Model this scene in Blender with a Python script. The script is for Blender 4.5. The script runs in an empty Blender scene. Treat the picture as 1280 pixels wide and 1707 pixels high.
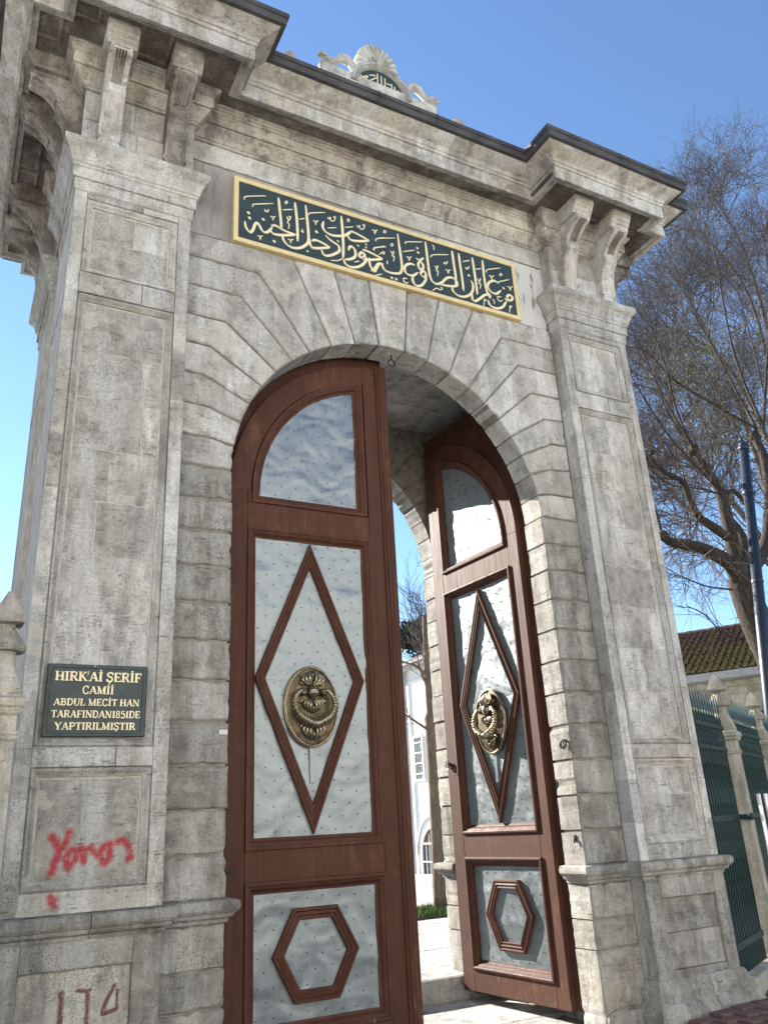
import bpy, bmesh, math, random, json
from mathutils import Vector, Matrix, noise, Euler
random.seed(7)
R = math.radians
sc = bpy.context.scene
# ---------------------------------------------------------------- camera
cam = bpy.data.cameras.new("camera"); camo = bpy.data.objects.new("camera", cam); sc.collection.objects.link(camo)
camo.location = (-3.6863, -6.3792, 1.7124); camo.rotation_euler = (1.9382, 0.0514, -0.4794)
cam.sensor_fit = 'VERTICAL'; cam.sensor_height = 36.0; cam.lens = 1358.34 / 1707 * 36.0
cam.clip_start = 0.1; cam.clip_end = 600; sc.camera = camo
# ---------------------------------------------------------------- sun and sky
SA, SB = 0.38, 0.53
SV = Vector((-SA, 1.0, SB)).normalized()
EL = math.asin(SV.z); AZ = math.atan2(SV.x, SV.y)
w = bpy.data.worlds.new("World"); sc.world = w; w.use_nodes = True
nt = w.node_tree; bg = nt.nodes['Background']; sky = nt.nodes.new('ShaderNodeTexSky'); sky.sky_type = 'NISHITA'
sky.sun_disc = False; sky.sun_elevation = EL; sky.sun_rotation = AZ; sky.altitude = 200; sky.air_density = 1.0; sky.dust_density = 0.04; sky.ozone_density = 4.0
nt.links.new(sky.outputs[0], bg.inputs[0]); bg.inputs[1].default_value = 0.072
sl = bpy.data.lights.new("sun", 'SUN'); sl.energy = 5.0; sl.angle = R(0.53); sl.color = (1.0, 0.93, 0.84)
so = bpy.data.objects.new("sun", sl); sc.collection.objects.link(so); so.rotation_euler = SV.to_track_quat('Z', 'Y').to_euler()
sc.view_settings.view_transform = 'Standard'; sc.view_settings.look = 'None'; sc.view_settings.gamma = 1; sc.view_settings.use_curve_mapping = False
sc.view_settings.exposure = 2.0
sc.cycles.use_denoising = True; sc.cycles.max_bounces = 6; sc.cycles.sample_clamp_indirect = 6
# ---------------------------------------------------------------- material helpers
class NM:
    def __init__(s, name):
        s.m = bpy.data.materials.new(name); s.m.use_nodes = True; s.t = s.m.node_tree; s.b = s.t.nodes['Principled BSDF']
        s.pos = s.t.nodes.new('ShaderNodeNewGeometry').outputs['Position']
    def L(s, a, b): s.t.links.new(a, b)
    def obj_coords(s): return s.t.nodes.new('ShaderNodeTexCoord').outputs['Object']
    def mapping(s, sca, vec=None):
        n = s.t.nodes.new('ShaderNodeMapping'); n.inputs['Scale'].default_value = sca; s.L(vec or s.pos, n.inputs[0]); return n.outputs[0]
    def noise(s, scale, detail=5, rough=.6, vec=None, dist=0):
        n = s.t.nodes.new('ShaderNodeTexNoise'); n.inputs['Scale'].default_value = scale; n.inputs['Detail'].default_value = detail
        n.inputs['Roughness'].default_value = rough; n.inputs['Distortion'].default_value = dist; s.L(vec or s.pos, n.inputs['Vector']); return n.outputs['Fac']
    def voro(s, scale, vec=None, out='Distance', feature='F1'):
        n = s.t.nodes.new('ShaderNodeTexVoronoi'); n.feature = feature; n.inputs['Scale'].default_value = scale; s.L(vec or s.pos, n.inputs['Vector']); return n.outputs[out]
    def ramp(s, fac, a, b, va=0., vb=1.):
        n = s.t.nodes.new('ShaderNodeMapRange'); n.interpolation_type = 'SMOOTHSTEP'
        for i, v in zip((1, 2, 3, 4), (a, b, va, vb)): n.inputs[i].default_value = v
        s.L(fac, n.inputs[0]); return n.outputs[0]
    def math(s, op, a, b=None):
        n = s.t.nodes.new('ShaderNodeMath'); n.operation = op
        for i, v in ((0, a), (1, b)):
            if v is None: continue
            if isinstance(v, (int, float)): n.inputs[i].default_value = v
            else: s.L(v, n.inputs[i])
        return n.outputs[0]
    def mix(s, fac, a, b, blend='MIX'):
        n = s.t.nodes.new('ShaderNodeMix'); n.data_type = 'RGBA'; n.blend_type = blend
        for i, v in ((0, fac), (6, a), (7, b)):
            if isinstance(v, (int, float)): n.inputs[i].default_value = v
            elif isinstance(v, tuple): n.inputs[i].default_value = (*v, 1)
            else: s.L(v, n.inputs[i])
        return n.outputs[2]
    def rnd(s): return s.t.nodes.new('ShaderNodeObjectInfo').outputs['Random']
    def bump(s, h, strength, dist, prev=None):
        n = s.t.nodes.new('ShaderNodeBump'); n.inputs['Strength'].default_value = strength; n.inputs['Distance'].default_value = dist
        s.L(h, n.inputs['Height'])
        if prev is not None: s.L(prev, n.inputs['Normal'])
        return n.outputs[0]
    def fin(s, col=None, rough=.8, metal=0, normal=None, spec=.3):
        if col is not None:
            if isinstance(col, tuple): s.b.inputs['Base Color'].default_value = (*col, 1)
            else: s.L(col, s.b.inputs['Base Color'])
        if isinstance(rough, (int, float)): s.b.inputs['Roughness'].default_value = rough
        else: s.L(rough, s.b.inputs['Roughness'])
        s.b.inputs['Metallic'].default_value = metal; s.b.inputs['Specular IOR Level'].default_value = spec
        if normal is not None: s.L(normal, s.b.inputs['Normal'])
        return s.m

def stone_mat(name, c1, c2, dark=(.16, .152, .145), soot=.42, pit=.8, ochre=.25, graffiti=False, fine=1.0, ledge=False):
    c1 = (c1[0] * .985, c1[1] * 1.005, c1[2] * 1.01); c2 = (c2[0] * .985, c2[1] * 1.005, c2[2] * 1.01)
    k = NM(name)
    off = k.t.nodes.new('ShaderNodeVectorMath'); off.operation = 'MULTIPLY_ADD'
    cmb = k.t.nodes.new('ShaderNodeCombineXYZ'); r = k.rnd()
    for i in range(3): k.L(r, cmb.inputs[i])
    k.L(cmb.outputs[0], off.inputs[0]); off.inputs[1].default_value = (37, 11, 23); k.L(k.pos, off.inputs[2])
    P = off.outputs[0]                                  # each stone gets its own grain
    big = k.noise(1.1, 4, .6, P); mid = k.noise(5.5, 6, .65, P); fin_ = k.noise(38, 6, .7, P)
    col = k.mix(k.ramp(big, .3, .7), c1, c2)
    col = k.mix(k.ramp(mid, .42, .68, 0, .75), col, tuple(v * .66 for v in c1))
    lite = k.noise(3.2, 5, .7, P)
    col = k.mix(k.ramp(lite, .56, .72, 0, .55), col, tuple(min(1, v * 1.22) for v in c2))
    oc = k.noise(.9, 5, .6, k.mapping((1, 1, 1.4)))
    col = k.mix(k.ramp(oc, .56, .75, 0, ochre), col, (.42, .32, .19))
    wash = k.noise(1.7, 6, .7, k.mapping((2.2, 2.2, .55)))
    col = k.mix(k.ramp(wash, .46, .62, 0, .8), col, tuple(min(.66, v * 1.3) for v in c2))
    drip = k.noise(3.4, 6, .7, k.mapping((3.2, 3.2, .28)))
    col = k.mix(k.ramp(drip, .53, .70, 0, .42), col, tuple(v * .5 for v in c1))
    # grime running down and soot patches, in the place's own coordinates
    so_ = k.noise(2.1, 6, .68, k.mapping((1.6, 1.6, .42)))
    sm = k.ramp(so_, .52, .68, 0, soot)
    col = k.mix(sm, col, dark)
    patch = k.noise(4.2, 8, .75)
    pm = k.ramp(patch, .54, .62, 0, .85 * soot)
    spk = k.ramp(k.noise(90, 4, .8), .45, .6)
    col = k.mix(k.math('MULTIPLY', pm, k.math('ADD', spk, .25)), col, tuple(v * .55 for v in dark))
    st = k.noise(7, 8, .8, k.mapping((1.3, 1.3, 9), P))     # bedding striations
    stm = k.math('MULTIPLY', k.ramp(st, .55, .64), k.ramp(mid, .42, .6))
    col = k.mix(k.math('MULTIPLY', stm, .7), col, tuple(v * .8 for v in dark))
    warp = k.t.nodes.new('ShaderNodeVectorMath'); warp.operation = 'MULTIPLY_ADD'; wn = k.t.nodes.new('ShaderNodeTexNoise'); wn.inputs['Scale'].default_value = 34; wn.inputs['Detail'].default_value = 3; k.L(P, wn.inputs['Vector'])
    k.L(wn.outputs['Color'], warp.inputs[0]); warp.inputs[1].default_value = (.03, .03, .03); k.L(P, warp.inputs[2]); PW = warp.outputs[0]
    vo = k.voro(21, k.mapping((1, 1, 1.7), PW)); pr = k.noise(4.2, 4, .65, P)
    pits = k.math('MULTIPLY', k.ramp(vo, .10, .24, 1, 0), k.ramp(pr, .52, .64))
    vo2 = k.voro(58, k.mapping((1, 1, 1.9), PW)); pits2 = k.math('MULTIPLY', k.ramp(vo2, .18, .36, 1, 0), k.ramp(k.noise(2.6, 5, .65, P), .48, .60))
    pits = k.math('MAXIMUM', pits, pits2)
    col = k.mix(k.math('MULTIPLY', pits, pit * .85), col, (.07, .062, .055))  # shade in the pits put into the colour; soft light barely shows the bump
    col = k.mix(k.ramp(fin_, .35, .62, .3, 0), col, tuple(v * .5 for v in c1))
    g2 = k.noise(130, 3, .8, P); gm = k.math('MULTIPLY', k.ramp(g2, .56, .66), k.ramp(k.noise(4.5, 5, .7, P), .40, .58, .15, 1))
    col = k.mix(k.math('MULTIPLY', gm, .4 * pit + .05), col, (.075, .065, .055))
    l2 = k.noise(26, 5, .75, P); col = k.mix(k.ramp(l2, .60, .74, 0, .4), col, tuple(min(.8, v * 1.35) for v in c2))
    hsv = k.t.nodes.new('ShaderNodeHueSaturation'); k.L(k.ramp(r, 0, 1, .86, 1.12), hsv.inputs['Value']); k.L(col, hsv.inputs['Color']); col = hsv.outputs[0]
    cem = k.ramp(k.noise(1.9, 3, .5, k.mapping((1, 1, 1.3), P)), .655, .675); col = k.mix(k.math('MULTIPLY', cem, .75 if not ledge else 0.), col, (.50, .475, .41))
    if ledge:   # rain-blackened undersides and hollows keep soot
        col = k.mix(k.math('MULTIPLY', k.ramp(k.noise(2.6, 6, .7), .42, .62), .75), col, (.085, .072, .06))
    if graffiti:
        at = k.t.nodes.new('ShaderNodeAttribute'); at.attribute_name = 'paint'
        g = k.math('MULTIPLY', at.outputs['Fac'], k.ramp(k.noise(45, 5, .75), .28, .5, .25, 1))
        col = k.mix(k.math('MULTIPLY', g, .86), col, graffiti)
    n1 = k.bump(k.noise(9, 8, .7, P), .6, .04 * fine)
    n2 = k.bump(k.noise(48, 8, .8, P), .85, .016 * fine, n1)
    n3 = k.bump(k.math('MAXIMUM', pits, stm), .8, -.012 * fine, n2) if False else k.bump(k.math('SUBTRACT', 1., k.math('MAXIMUM', pits, stm)), .7, .009 * fine, n2)
    return k.fin(col, .92, 0, n3, .15)

def plain(name, col, rough=.6, metal=0, var=.15, nscale=6, bumpd=.0, spec=.35):
    k = NM(name); v = k.obj_coords(); n = k.noise(nscale, 6, .65, v)
    c = k.mix(k.ramp(n, .3, .7), tuple(x * (1 - var) for x in col), tuple(min(1, x * (1 + var)) for x in col))
    nn = k.bump(k.noise(nscale * 6, 5, .7, v), .4, bumpd) if bumpd else None
    return k.fin(c, k.ramp(k.noise(nscale * 3, 4, .6, v), .2, .8, max(.05, rough - .1), min(1, rough + .1)), metal, nn, spec)

M = {}
M['stone'] = stone_mat('weathered_limestone', (.44, .415, .37), (.57, .545, .495))
M['stone_arch'] = stone_mat('arch_limestone', (.47, .445, .40), (.58, .555, .505), soot=.32)
M['stone_rough'] = stone_mat('rough_limestone', (.42, .39, .345), (.56, .53, .475), soot=.6, pit=.85, fine=2.2)
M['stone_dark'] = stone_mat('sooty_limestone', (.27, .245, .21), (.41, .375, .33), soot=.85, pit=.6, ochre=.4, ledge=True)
M['stone_corona'] = stone_mat('cornice_limestone', (.46, .43, .375), (.60, .565, .50), soot=.62, pit=.6, ochre=.6)
M['stone_bed'] = stone_mat('sooty_bed_moulding', (.38, .345, .295), (.52, .48, .42), soot=.9, pit=.6, ochre=.4)
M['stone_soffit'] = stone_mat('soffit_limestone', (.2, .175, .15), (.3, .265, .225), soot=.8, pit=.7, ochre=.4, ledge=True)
M['graffiti'] = stone_mat('sprayed_limestone', (.44, .415, .37), (.56, .53, .48), soot=.3, graffiti=(.42, .022, .035))
M['graffiti2'] = stone_mat('daubed_limestone', (.40, .375, .33), (.53, .5, .45), soot=.4, graffiti=(.13, .018, .012))
M['mortar'] = plain('lime_mortar', (.40, .38, .34), .95, 0, .2, 9, .004, .1)
M['joint'] = plain('joint_dirt', (.21, .19, .165), .95, 0, .3, 9, .004, .1)
M['fence_stone'] = stone_mat('fence_limestone', (.38, .35, .29), (.47, .44, .38), soot=.35, pit=.4)
M['paving'] = stone_mat('paving_limestone', (.42, .41, .38), (.52, .5, .47), soot=.2, pit=.35)
def frieze_mat():
    k = NM('stained_marble_frieze')
    a = k.noise(1.5, 5, .6, k.mapping((1.2, 1, .8)))
    col = k.mix(k.ramp(a, .35, .65), (.2, .19, .175), (.33, .315, .295))
    col = k.mix(k.ramp(k.noise(4, 6, .7, k.mapping((3, 1, .5))), .5, .7, 0, .7), col, (.11, .10, .092))
    wx = k.t.nodes.new('ShaderNodeSeparateXYZ'); k.L(k.pos, wx.inputs[0])
    right = k.ramp(wx.outputs[0], .1, 1.0)
    edge = k.noise(3.2, 5, .7, k.mapping((2.2, 1, .6)))
    col = k.mix(k.math('MULTIPLY', right, k.ramp(edge, .38, .46)), col, (.5, .495, .48))
    return k.fin(col, .75, 0, k.bump(k.noise(22, 6, .7), .35, .006), .25)
M['frieze'] = frieze_mat()
def wood_mat(name, c):
    k = NM(name); v = k.obj_coords()
    g = k.noise(3, 8, .7, k.mapping((7, 7, .35), v), 1.2); f = k.noise(30, 6, .7, k.mapping((5, 5, .35), v))
    col = k.mix(k.ramp(g, .3, .72), c, tuple(x * .66 for x in c)); col = k.mix(k.ramp(k.noise(2.2, 6, .7, v), .4, .65, 0, .5), col, tuple(x * .55 for x in c))
    col = k.mix(k.ramp(f, .5, .72, 0, .55), col, tuple(x * .4 for x in c))
    worn = k.noise(3, 8, .78, k.mapping((1.6, 1.6, .8), v))
    col = k.mix(k.ramp(worn, .5, .75, 0, .55), col, (c[0] * 2.1, c[1] * 2.5, c[2] * 2.4))
    col = k.mix(k.ramp(k.rnd(), 0, 1, 0, .32), col, tuple(x * .55 for x in c))
    kn = k.voro(3.1, k.mapping((1, 1, .55), v)); col = k.mix(k.ramp(kn, .035, .075, .75, 0), col, (.025, .012, .01))
    z = k.t.nodes.new('ShaderNodeSeparateXYZ'); k.L(v, z.inputs[0])
    chips = k.math('MULTIPLY', k.ramp(k.noise(16, 6, .8, k.mapping((2, 2, .4), v)), .6, .66), k.ramp(z.outputs[2], .1, .55, 1, 0))
    col = k.mix(k.math('MULTIPLY', chips, .7), col, (.33, .27, .24))
    return k.fin(col, k.ramp(g, .2, .8, .5, .7), 0, k.bump(k.math('ADD', g, f), .35, .003), .16)
M['wood'] = wood_mat('red_brown_varnished_wood', (.094, .039, .025))
def sheet_mat():
    k = NM('galvanised_sheet'); v = k.obj_coords()
    a = k.noise(3, 7, .7, v); b = k.noise(14, 6, .7, k.mapping((4, 4, .35), v))
    col = k.mix(k.ramp(a, .3, .7), (.18, .208, .222), (.25, .283, .298)); col = k.mix(k.ramp(b, .5, .75, 0, .5), col, (.12, .14, .152))
    return k.fin(col, k.ramp(a, .3, .7, .29, .46), .6, k.bump(k.noise(11, 4, .5, v), .3, .006), .5)
M['sheet'] = sheet_mat()
M['nail'] = plain('nail_iron', (.04, .035, .035), .5, .6)
M['brass'] = plain('worn_brass', (.30, .255, .175), .34, .9, .35, 20)
def plate_mat():
    k = NM('tarnished_brass_plate'); v = k.obj_coords(); a = k.noise(9, 7, .7, v)
    col = k.mix(k.ramp(a, .35, .65), (.04, .032, .02), (.15, .115, .065))
    return k.fin(col, .42, .75, k.bump(k.noise(60, 5, .7, v), .3, .002), .4)
M['plate'] = plate_mat()
M['brass_dark'] = plain('dark_brass', (.06, .048, .032), .45, .7, .4, 20)
M['gold'] = plain('gold_paint', (.66, .53, .28), .5, .15, .08, 14)
M['goldl'] = plain('pale_gold_paint', (.74, .65, .42), .5, .1, .06, 14)
M['board'] = plain('dark_teal_board', (.026, .045, .05), .55, 0, .15, 5, .001)
M['board_green'] = plain('dark_green_board', (.02, .036, .042), .4, 0, .15, 5)
def lead_mat():
    k = NM('weathered_lead'); a = k.noise(4, 6, .7)
    col = k.mix(k.ramp(a, .3, .7), (.045, .042, .04), (.10, .095, .09)); return k.fin(col, .55, .35, k.bump(k.noise(18, 5, .6), .4, .01), .4)
M['lead'] = lead_mat()
M['iron'] = plain('black_iron', (.03, .03, .03), .5, .6)
M['green_iron'] = plain('dark_green_painted_iron', (.012, .034, .037), .45, .1, .25, 12)
M['white_paint'] = plain('white_painted_metal', (.78, .78, .78), .4, 0, .05)
M['pole'] = plain('blue_grey_painted_pole', (.022, .03, .045), .42, .2, .12)
M['render_white'] = plain('white_render', (.8, .8, .79), .9, 0, .03, 2, .003)
M['house_front'] = plain('cream_house_render', (.70, .68, .62), .9, 0, .05, 2)
M['grey_trim'] = plain('grey_trim', (.42, .42, .42), .85, 0, .08, 4)
M['dark_glass'] = plain('dark_window_glass', (.03, .035, .04), .12, 0, .1)
M['cream'] = stone_mat('cream_masonry', (.47, .43, .33), (.55, .50, .39), soot=.25, pit=.3, ochre=.4)
M['gutter'] = plain('grey_zinc_gutter', (.42, .43, .45), .5, .3, .1)
def tile_mat():
    k = NM('mossy_roof_tile'); a = k.noise(2.2, 6, .7); r = k.noise(12, 3, .5)
    col = k.mix(k.ramp(r, .3, .7), (.075, .05, .042), (.15, .10, .08))
    z = k.t.nodes.new('ShaderNodeSeparateXYZ'); k.L(k.pos, z.inputs[0])
    m = k.math('MULTIPLY', k.ramp(k.math('ADD', a, k.ramp(z.outputs[2], 4.4, 6.2, .11, -.06)), .47, .57), k.ramp(k.noise(20, 5, .7), .35, .55))
    col = k.mix(m, col, (.13, .125, .04)); return k.fin(col, .95, 0, k.bump(k.noise(30, 5, .7), .5, .01), .1)
M['tile'] = tile_mat()
def bark_mat(name, c1, c2):
    k = NM(name); v = k.obj_coords(); a = k.noise(9, 7, .7, k.mapping((2, 2, .5), v)); col = k.mix(k.ramp(a, .3, .7), c1, c2)
    return k.fin(col, .95, 0, k.bump(a, .8, .03), .1)
M['bark'] = bark_mat('plane_tree_bark', (.022, .018, .015), (.075, .062, .052)); M['twig'] = bark_mat('twig_bark', (.04, .032, .028), (.10, .08, .07))
M['twig_far'] = bark_mat('far_twig_bark', (.075, .065, .062), (.14, .125, .118)); M['bark_young'] = bark_mat('young_bark', (.13, .095, .07), (.24, .18, .135))
M['leaf_dark'] = plain('dark_ivy_leaf', (.025, .035, .02), .7, 0, .4, 3); M['leaf_young'] = plain('yellow_green_bud', (.22, .2, .06), .8, 0, .3, 3)
M['grass'] = plain('grass_blade', (.07, .13, .025), .8, 0, .35, 5)
def paver_mat():
    k = NM('dark_red_paver'); r = k.rnd(); a = k.noise(7, 6, .7)
    col = k.mix(k.ramp(a, .3, .7), (.11, .062, .055), (.19, .12, .105)); col = k.mix(k.ramp(r, 0, 1, 0, .5), col, (.11, .09, .085))
    col = k.mix(k.ramp(k.noise(40, 5, .8), .5, .7, 0, .4), col, (.05, .035, .03))
    return k.fin(col, .85, 0, k.bump(k.noise(25, 6, .7), .5, .012), .25)
M['paver'] = paver_mat()
M['asphalt'] = plain('worn_street_surface', (.30, .28, .25), .95, 0, .25, 3, .01, .15)
M['soil'] = plain('joint_soil', (.07, .06, .05), .98, 0, .3, 6, .01, .1)
M['sticker'] = plain('grey_white_sticker', (.6, .6, .6), .5)
# ---------------------------------------------------------------- mesh helpers
col_ = sc.collection
def tag(o, label=None, cat=None, group=None, kind=None):
    if label: o['label'] = label
    if cat: o['category'] = cat
    if group: o['group'] = group
    if kind: o['kind'] = kind
    return o
def empty(name, loc=(0, 0, 0), rz=0, parent=None):
    o = bpy.data.objects.new(name, None); col_.objects.link(o); o.location = loc; o.rotation_euler = (0, 0, rz); o.empty_display_size = .2
    if parent: o.parent = parent
    return o
def jt(a): return random.uniform(-a, a)
def area(p): return sum(p[i][0] * p[(i + 1) % len(p)][1] - p[(i + 1) % len(p)][0] * p[i][1] for i in range(len(p))) / 2
class MB:
    def __init__(s): s.v = []; s.f = []; s.mi = []
    def add(s, vs, fs, mi=0):
        n = len(s.v); s.v += [tuple(p) for p in vs]; s.f += [tuple(i + n for i in f) for f in fs]; s.mi += [mi] * len(fs); return s
    def box(s, x0, x1, y0, y1, z0, z1, ch=0, mi=0):
        if not ch:
            v = [(x, y, z) for z in (z0, z1) for y in (y0, y1) for x in (x0, x1)]
            return s.add(v, [(0, 2, 3, 1), (4, 5, 7, 6), (0, 1, 5, 4), (2, 6, 7, 3), (0, 4, 6, 2), (1, 3, 7, 5)], mi)
        bm = bmesh.new(); bmesh.ops.create_cube(bm, size=1)
        for q in bm.verts: q.co = Vector(((x0 + x1) / 2 + q.co.x * (x1 - x0), (y0 + y1) / 2 + q.co.y * (y1 - y0), (z0 + z1) / 2 + q.co.z * (z1 - z0)))
        bmesh.ops.bevel(bm, geom=bm.edges[:], offset=ch, segments=1, affect='EDGES')
        bm.verts.index_update(); s.add([q.co[:] for q in bm.verts], [[q.index for q in f.verts] for f in bm.faces], mi); bm.free(); return s
    def tube(s, pts, rad, n=8, cap=True, mod=None, mi=0):
        pts = [Vector(p) for p in pts]; m = len(pts); rr = rad if isinstance(rad, (list, tuple)) else [rad] * m
        d0 = (pts[1] - pts[0]).normalized(); a = d0.orthogonal().normalized(); vs = []; L = 0
        for i, p in enumerate(pts):
            d = (pts[min(i + 1, m - 1)] - pts[max(i - 1, 0)]).normalized(); a = (a - d * a.dot(d)).normalized(); b = d.cross(a)
            if i: L += (p - pts[i - 1]).length
            for k in range(n):
                t = 2 * math.pi * k / n; r = rr[i] * (mod(t, L) if mod else 1); vs.append(p + (a * math.cos(t) + b * math.sin(t)) * r)
        fs = [(i * n + k, i * n + (k + 1) % n, (i + 1) * n + (k + 1) % n, (i + 1) * n + k) for i in range(m - 1) for k in range(n)]
        if cap: fs += [tuple(range(n))[::-1], tuple((m - 1) * n + k for k in range(n))]
        return s.add(vs, fs, mi)
    def loft(s, rings, cap=True, mi=0):
        n = len(rings[0]); vs = [p for r in rings for p in r]; m = len(rings)
        fs = [(i * n + k, i * n + (k + 1) % n, (i + 1) * n + (k + 1) % n, (i + 1) * n + k) for i in range(m - 1) for k in range(n)]
        if cap: fs += [tuple(range(n))[::-1], tuple((m - 1) * n + k for k in range(n))]
        return s.add(vs, fs, mi)
    def ball(s, c, r, nu=10, nv=7, sc_=(1, 1, 1), mi=0):
        rings = []
        for j in range(nv + 1):
            t = math.pi * (j + .02) / (nv + .04) - math.pi / 2; rings.append([(c[0] + r * sc_[0] * math.cos(t) * math.cos(2 * math.pi * k / nu), c[1] + r * sc_[1] * math.cos(t) * math.sin(2 * math.pi * k / nu), c[2] + r * sc_[2] * math.sin(t)) for k in range(nu)])
        return s.loft(rings, True, mi)
    def prism(s, poly, h0, h1, fmap, ch=.008, jit=.003, seg=.13, mi=0, back=False):
        """polygon (a,b) extruded from depth h0 (the seen face, chamfered) to h1; fmap(a,b,h) -> xyz"""
        if area(poly) < 0: poly = poly[::-1]
        pts = []
        for i, p in enumerate(poly):
            q = poly[(i + 1) % len(poly)]; L = math.dist(p, q); n = max(1, int(L / seg + .5)) if seg else 1
            for j in range(n): pts.append((p[0] + (q[0] - p[0]) * j / n, p[1] + (q[1] - p[1]) * j / n))
        n = len(pts); pc = (sum(p[0] for p in pts) / n, sum(p[1] for p in pts) / n); q_ = []
        for a, b in pts:
            a += jt(jit * .55); b += jt(jit * .55)
            if jit > .004 and random.random() < .055: k_ = random.uniform(.008, .022) / max(.05, math.dist((a, b), pc)); a += (pc[0] - a) * k_; b += (pc[1] - b) * k_
            q_.append((a, b))
        pts = q_; ins = []
        for i in range(n):
            a, b, c = pts[i - 1], pts[i], pts[(i + 1) % n]
            e1 = Vector((b[0] - a[0], b[1] - a[1])); e2 = Vector((c[0] - b[0], c[1] - b[1]))
            if e1.length < 1e-6 or e2.length < 1e-6: ins.append(b); continue
            e1.normalize(); e2.normalize(); n1 = Vector((-e1.y, e1.x)); n2 = Vector((-e2.y, e2.x)); m = n1 + n2
            if m.length < .3: m = n1
            m = m / max(.5, m.dot(n1)); cc = ch * random.uniform(.6, 1.5) if jit else ch
            ins.append((b[0] + m.x * cc, b[1] + m.y * cc))
        sg = 1 if h1 > h0 else -1
        vs = [fmap(a, b, h0) for a, b in ins] + [fmap(a, b, h0 + sg * ch) for a, b in pts] + [fmap(a, b, h1) for a, b in pts]
        fs = [tuple(range(n))]
        for r in (0, 1): fs += [(r * n + i, (r + 1) * n + i, (r + 1) * n + (i + 1) % n, r * n + (i + 1) % n) for i in range(n)]
        if back: fs.append(tuple(range(2 * n, 3 * n))[::-1])
        return s.add(vs, fs, mi)
    def build(s, name, mat, parent=None, smooth=False, loc=(0, 0, 0), rot=(0, 0, 0), flip=False, recalc=True):
        me = bpy.data.meshes.new(name); me.from_pydata(s.v, [], s.f)
        mats = mat if isinstance(mat, (list, tuple)) else [mat]
        for m_ in mats: me.materials.append(m_)
        if len(mats) > 1: me.polygons.foreach_set('material_index', s.mi)
        if recalc:
            bm = bmesh.new(); bm.from_mesh(me); bmesh.ops.recalc_face_normals(bm, faces=bm.faces[:]); bm.to_mesh(me); bm.free()
        if smooth: me.polygons.foreach_set('use_smooth', [True] * len(me.polygons))
        me.update(); o = bpy.data.objects.new(name, me); col_.objects.link(o)
        if parent: o.parent = parent
        o.location = loc; o.rotation_euler = rot; return o
XZ = lambda a, b, h: (a, h, b)                # wall plane facing -y: (x, z), depth y
def rect(x0, x1, z0, z1): return [(x0, z0), (x1, z0), (x1, z1), (x0, z1)]
def miters(path, closed):
    n = len(path); out = []
    for i in range(n):
        p = Vector(path[i]); e1 = e2 = None
        if closed or i > 0: e1 = (p - Vector(path[i - 1])).normalized()
        if closed or i < n - 1: e2 = (Vector(path[(i + 1) % n]) - p).normalized()
        if e1 is None: e1 = e2
        if e2 is None: e2 = e1
        n1 = Vector((e1.y, -e1.x)); n2 = Vector((e2.y, -e2.x)); m = n1 + n2; m = m / max(.25, m.dot(n1)); out.append(m)
    return out
def sweep(mb, path, prof, fmap, closed=True, mi=0):
    """right-hand side of travel is outward; prof = (outward offset, height)"""
    ms = miters(path, closed); rings = [[fmap(p[0] + m.x * o, p[1] + m.y * o, h) for o, h in prof] for p, m in zip(path, ms)]
    n = len(prof); m_ = len(rings); vs = [p for r in rings for p in r]
    fs = [(i * n + k, ((i + 1) % m_) * n + k, ((i + 1) % m_) * n + k + 1, i * n + k + 1) for i in range(m_ if closed else m_ - 1) for k in range(n - 1)]
    mb.add(vs, fs, mi); return mb
PL = lambda a, b, h: (a, b, h)
def sweep_blocks(name, path, prof, mat, parent, closed, plen=1.2, gap=.004, back=.06, jit=.0, skip=()):
    """a moulded course laid as separate blocks, mitred at the corners"""
    ms = miters(path, closed); n = len(path); objs = []
    pr = list(prof) + [(-back, prof[-1][1]), (-back, prof[0][1])]
    for i in range(n if closed else n - 1):
        if i in skip: continue
        A, B = Vector(path[i]), Vector(path[(i + 1) % n]); L = (B - A).length; e = (B - A) / L; nn = Vector((e.y, -e.x))
        k = max(1, round(L / plen)); ts = [0] + [(j + jt(.18)) / k for j in range(1, k)] + [1]
        for j in range(k):
            a0 = (A + ms[i] * 0, ms[i]) if j == 0 else (A + e * (ts[j] * L + gap / 2), nn)
            a1 = (B, ms[(i + 1) % n]) if j == k - 1 else (A + e * (ts[j + 1] * L - gap / 2), nn)
            sh = jt(jit); sub = max(1, int((a1[0] - a0[0]).length / .35)); rings = []
            for q in range(sub + 1):
                t = q / sub; P = a0[0].lerp(a1[0], t); m = a0[1].lerp(a1[1], t) if q in (0, sub) else nn
                if q == 0: m = a0[1]
                if q == sub: m = a1[1]
                w = 0 if (q in (0, sub)) else 1
                rings.append([(P.x + m.x * (o + sh), P.y + m.y * (o + sh), h + w * jt(.002)) for o, h in pr])
            mb = MB(); mb.loft(rings, True); objs.append(mb.build(name, mat, parent))
    return objs
def catmull(p, n=6):
    if len(p) < 3: return [Vector(q) for q in p]
    P = [Vector(q) for q in p]; P = [2 * P[0] - P[1]] + P + [2 * P[-1] - P[-2]]; out = []
    for i in range(1, len(P) - 2):
        for j in range(n):
            t = j / n; a, b, c, d = P[i - 1], P[i], P[i + 1], P[i + 2]
            out.append(.5 * ((2 * b) + (c - a) * t + (2 * a - 5 * b + 4 * c - d) * t * t + (3 * b - a - 3 * c + d) * t ** 3))
    out.append(P[-2]); return out
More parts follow.
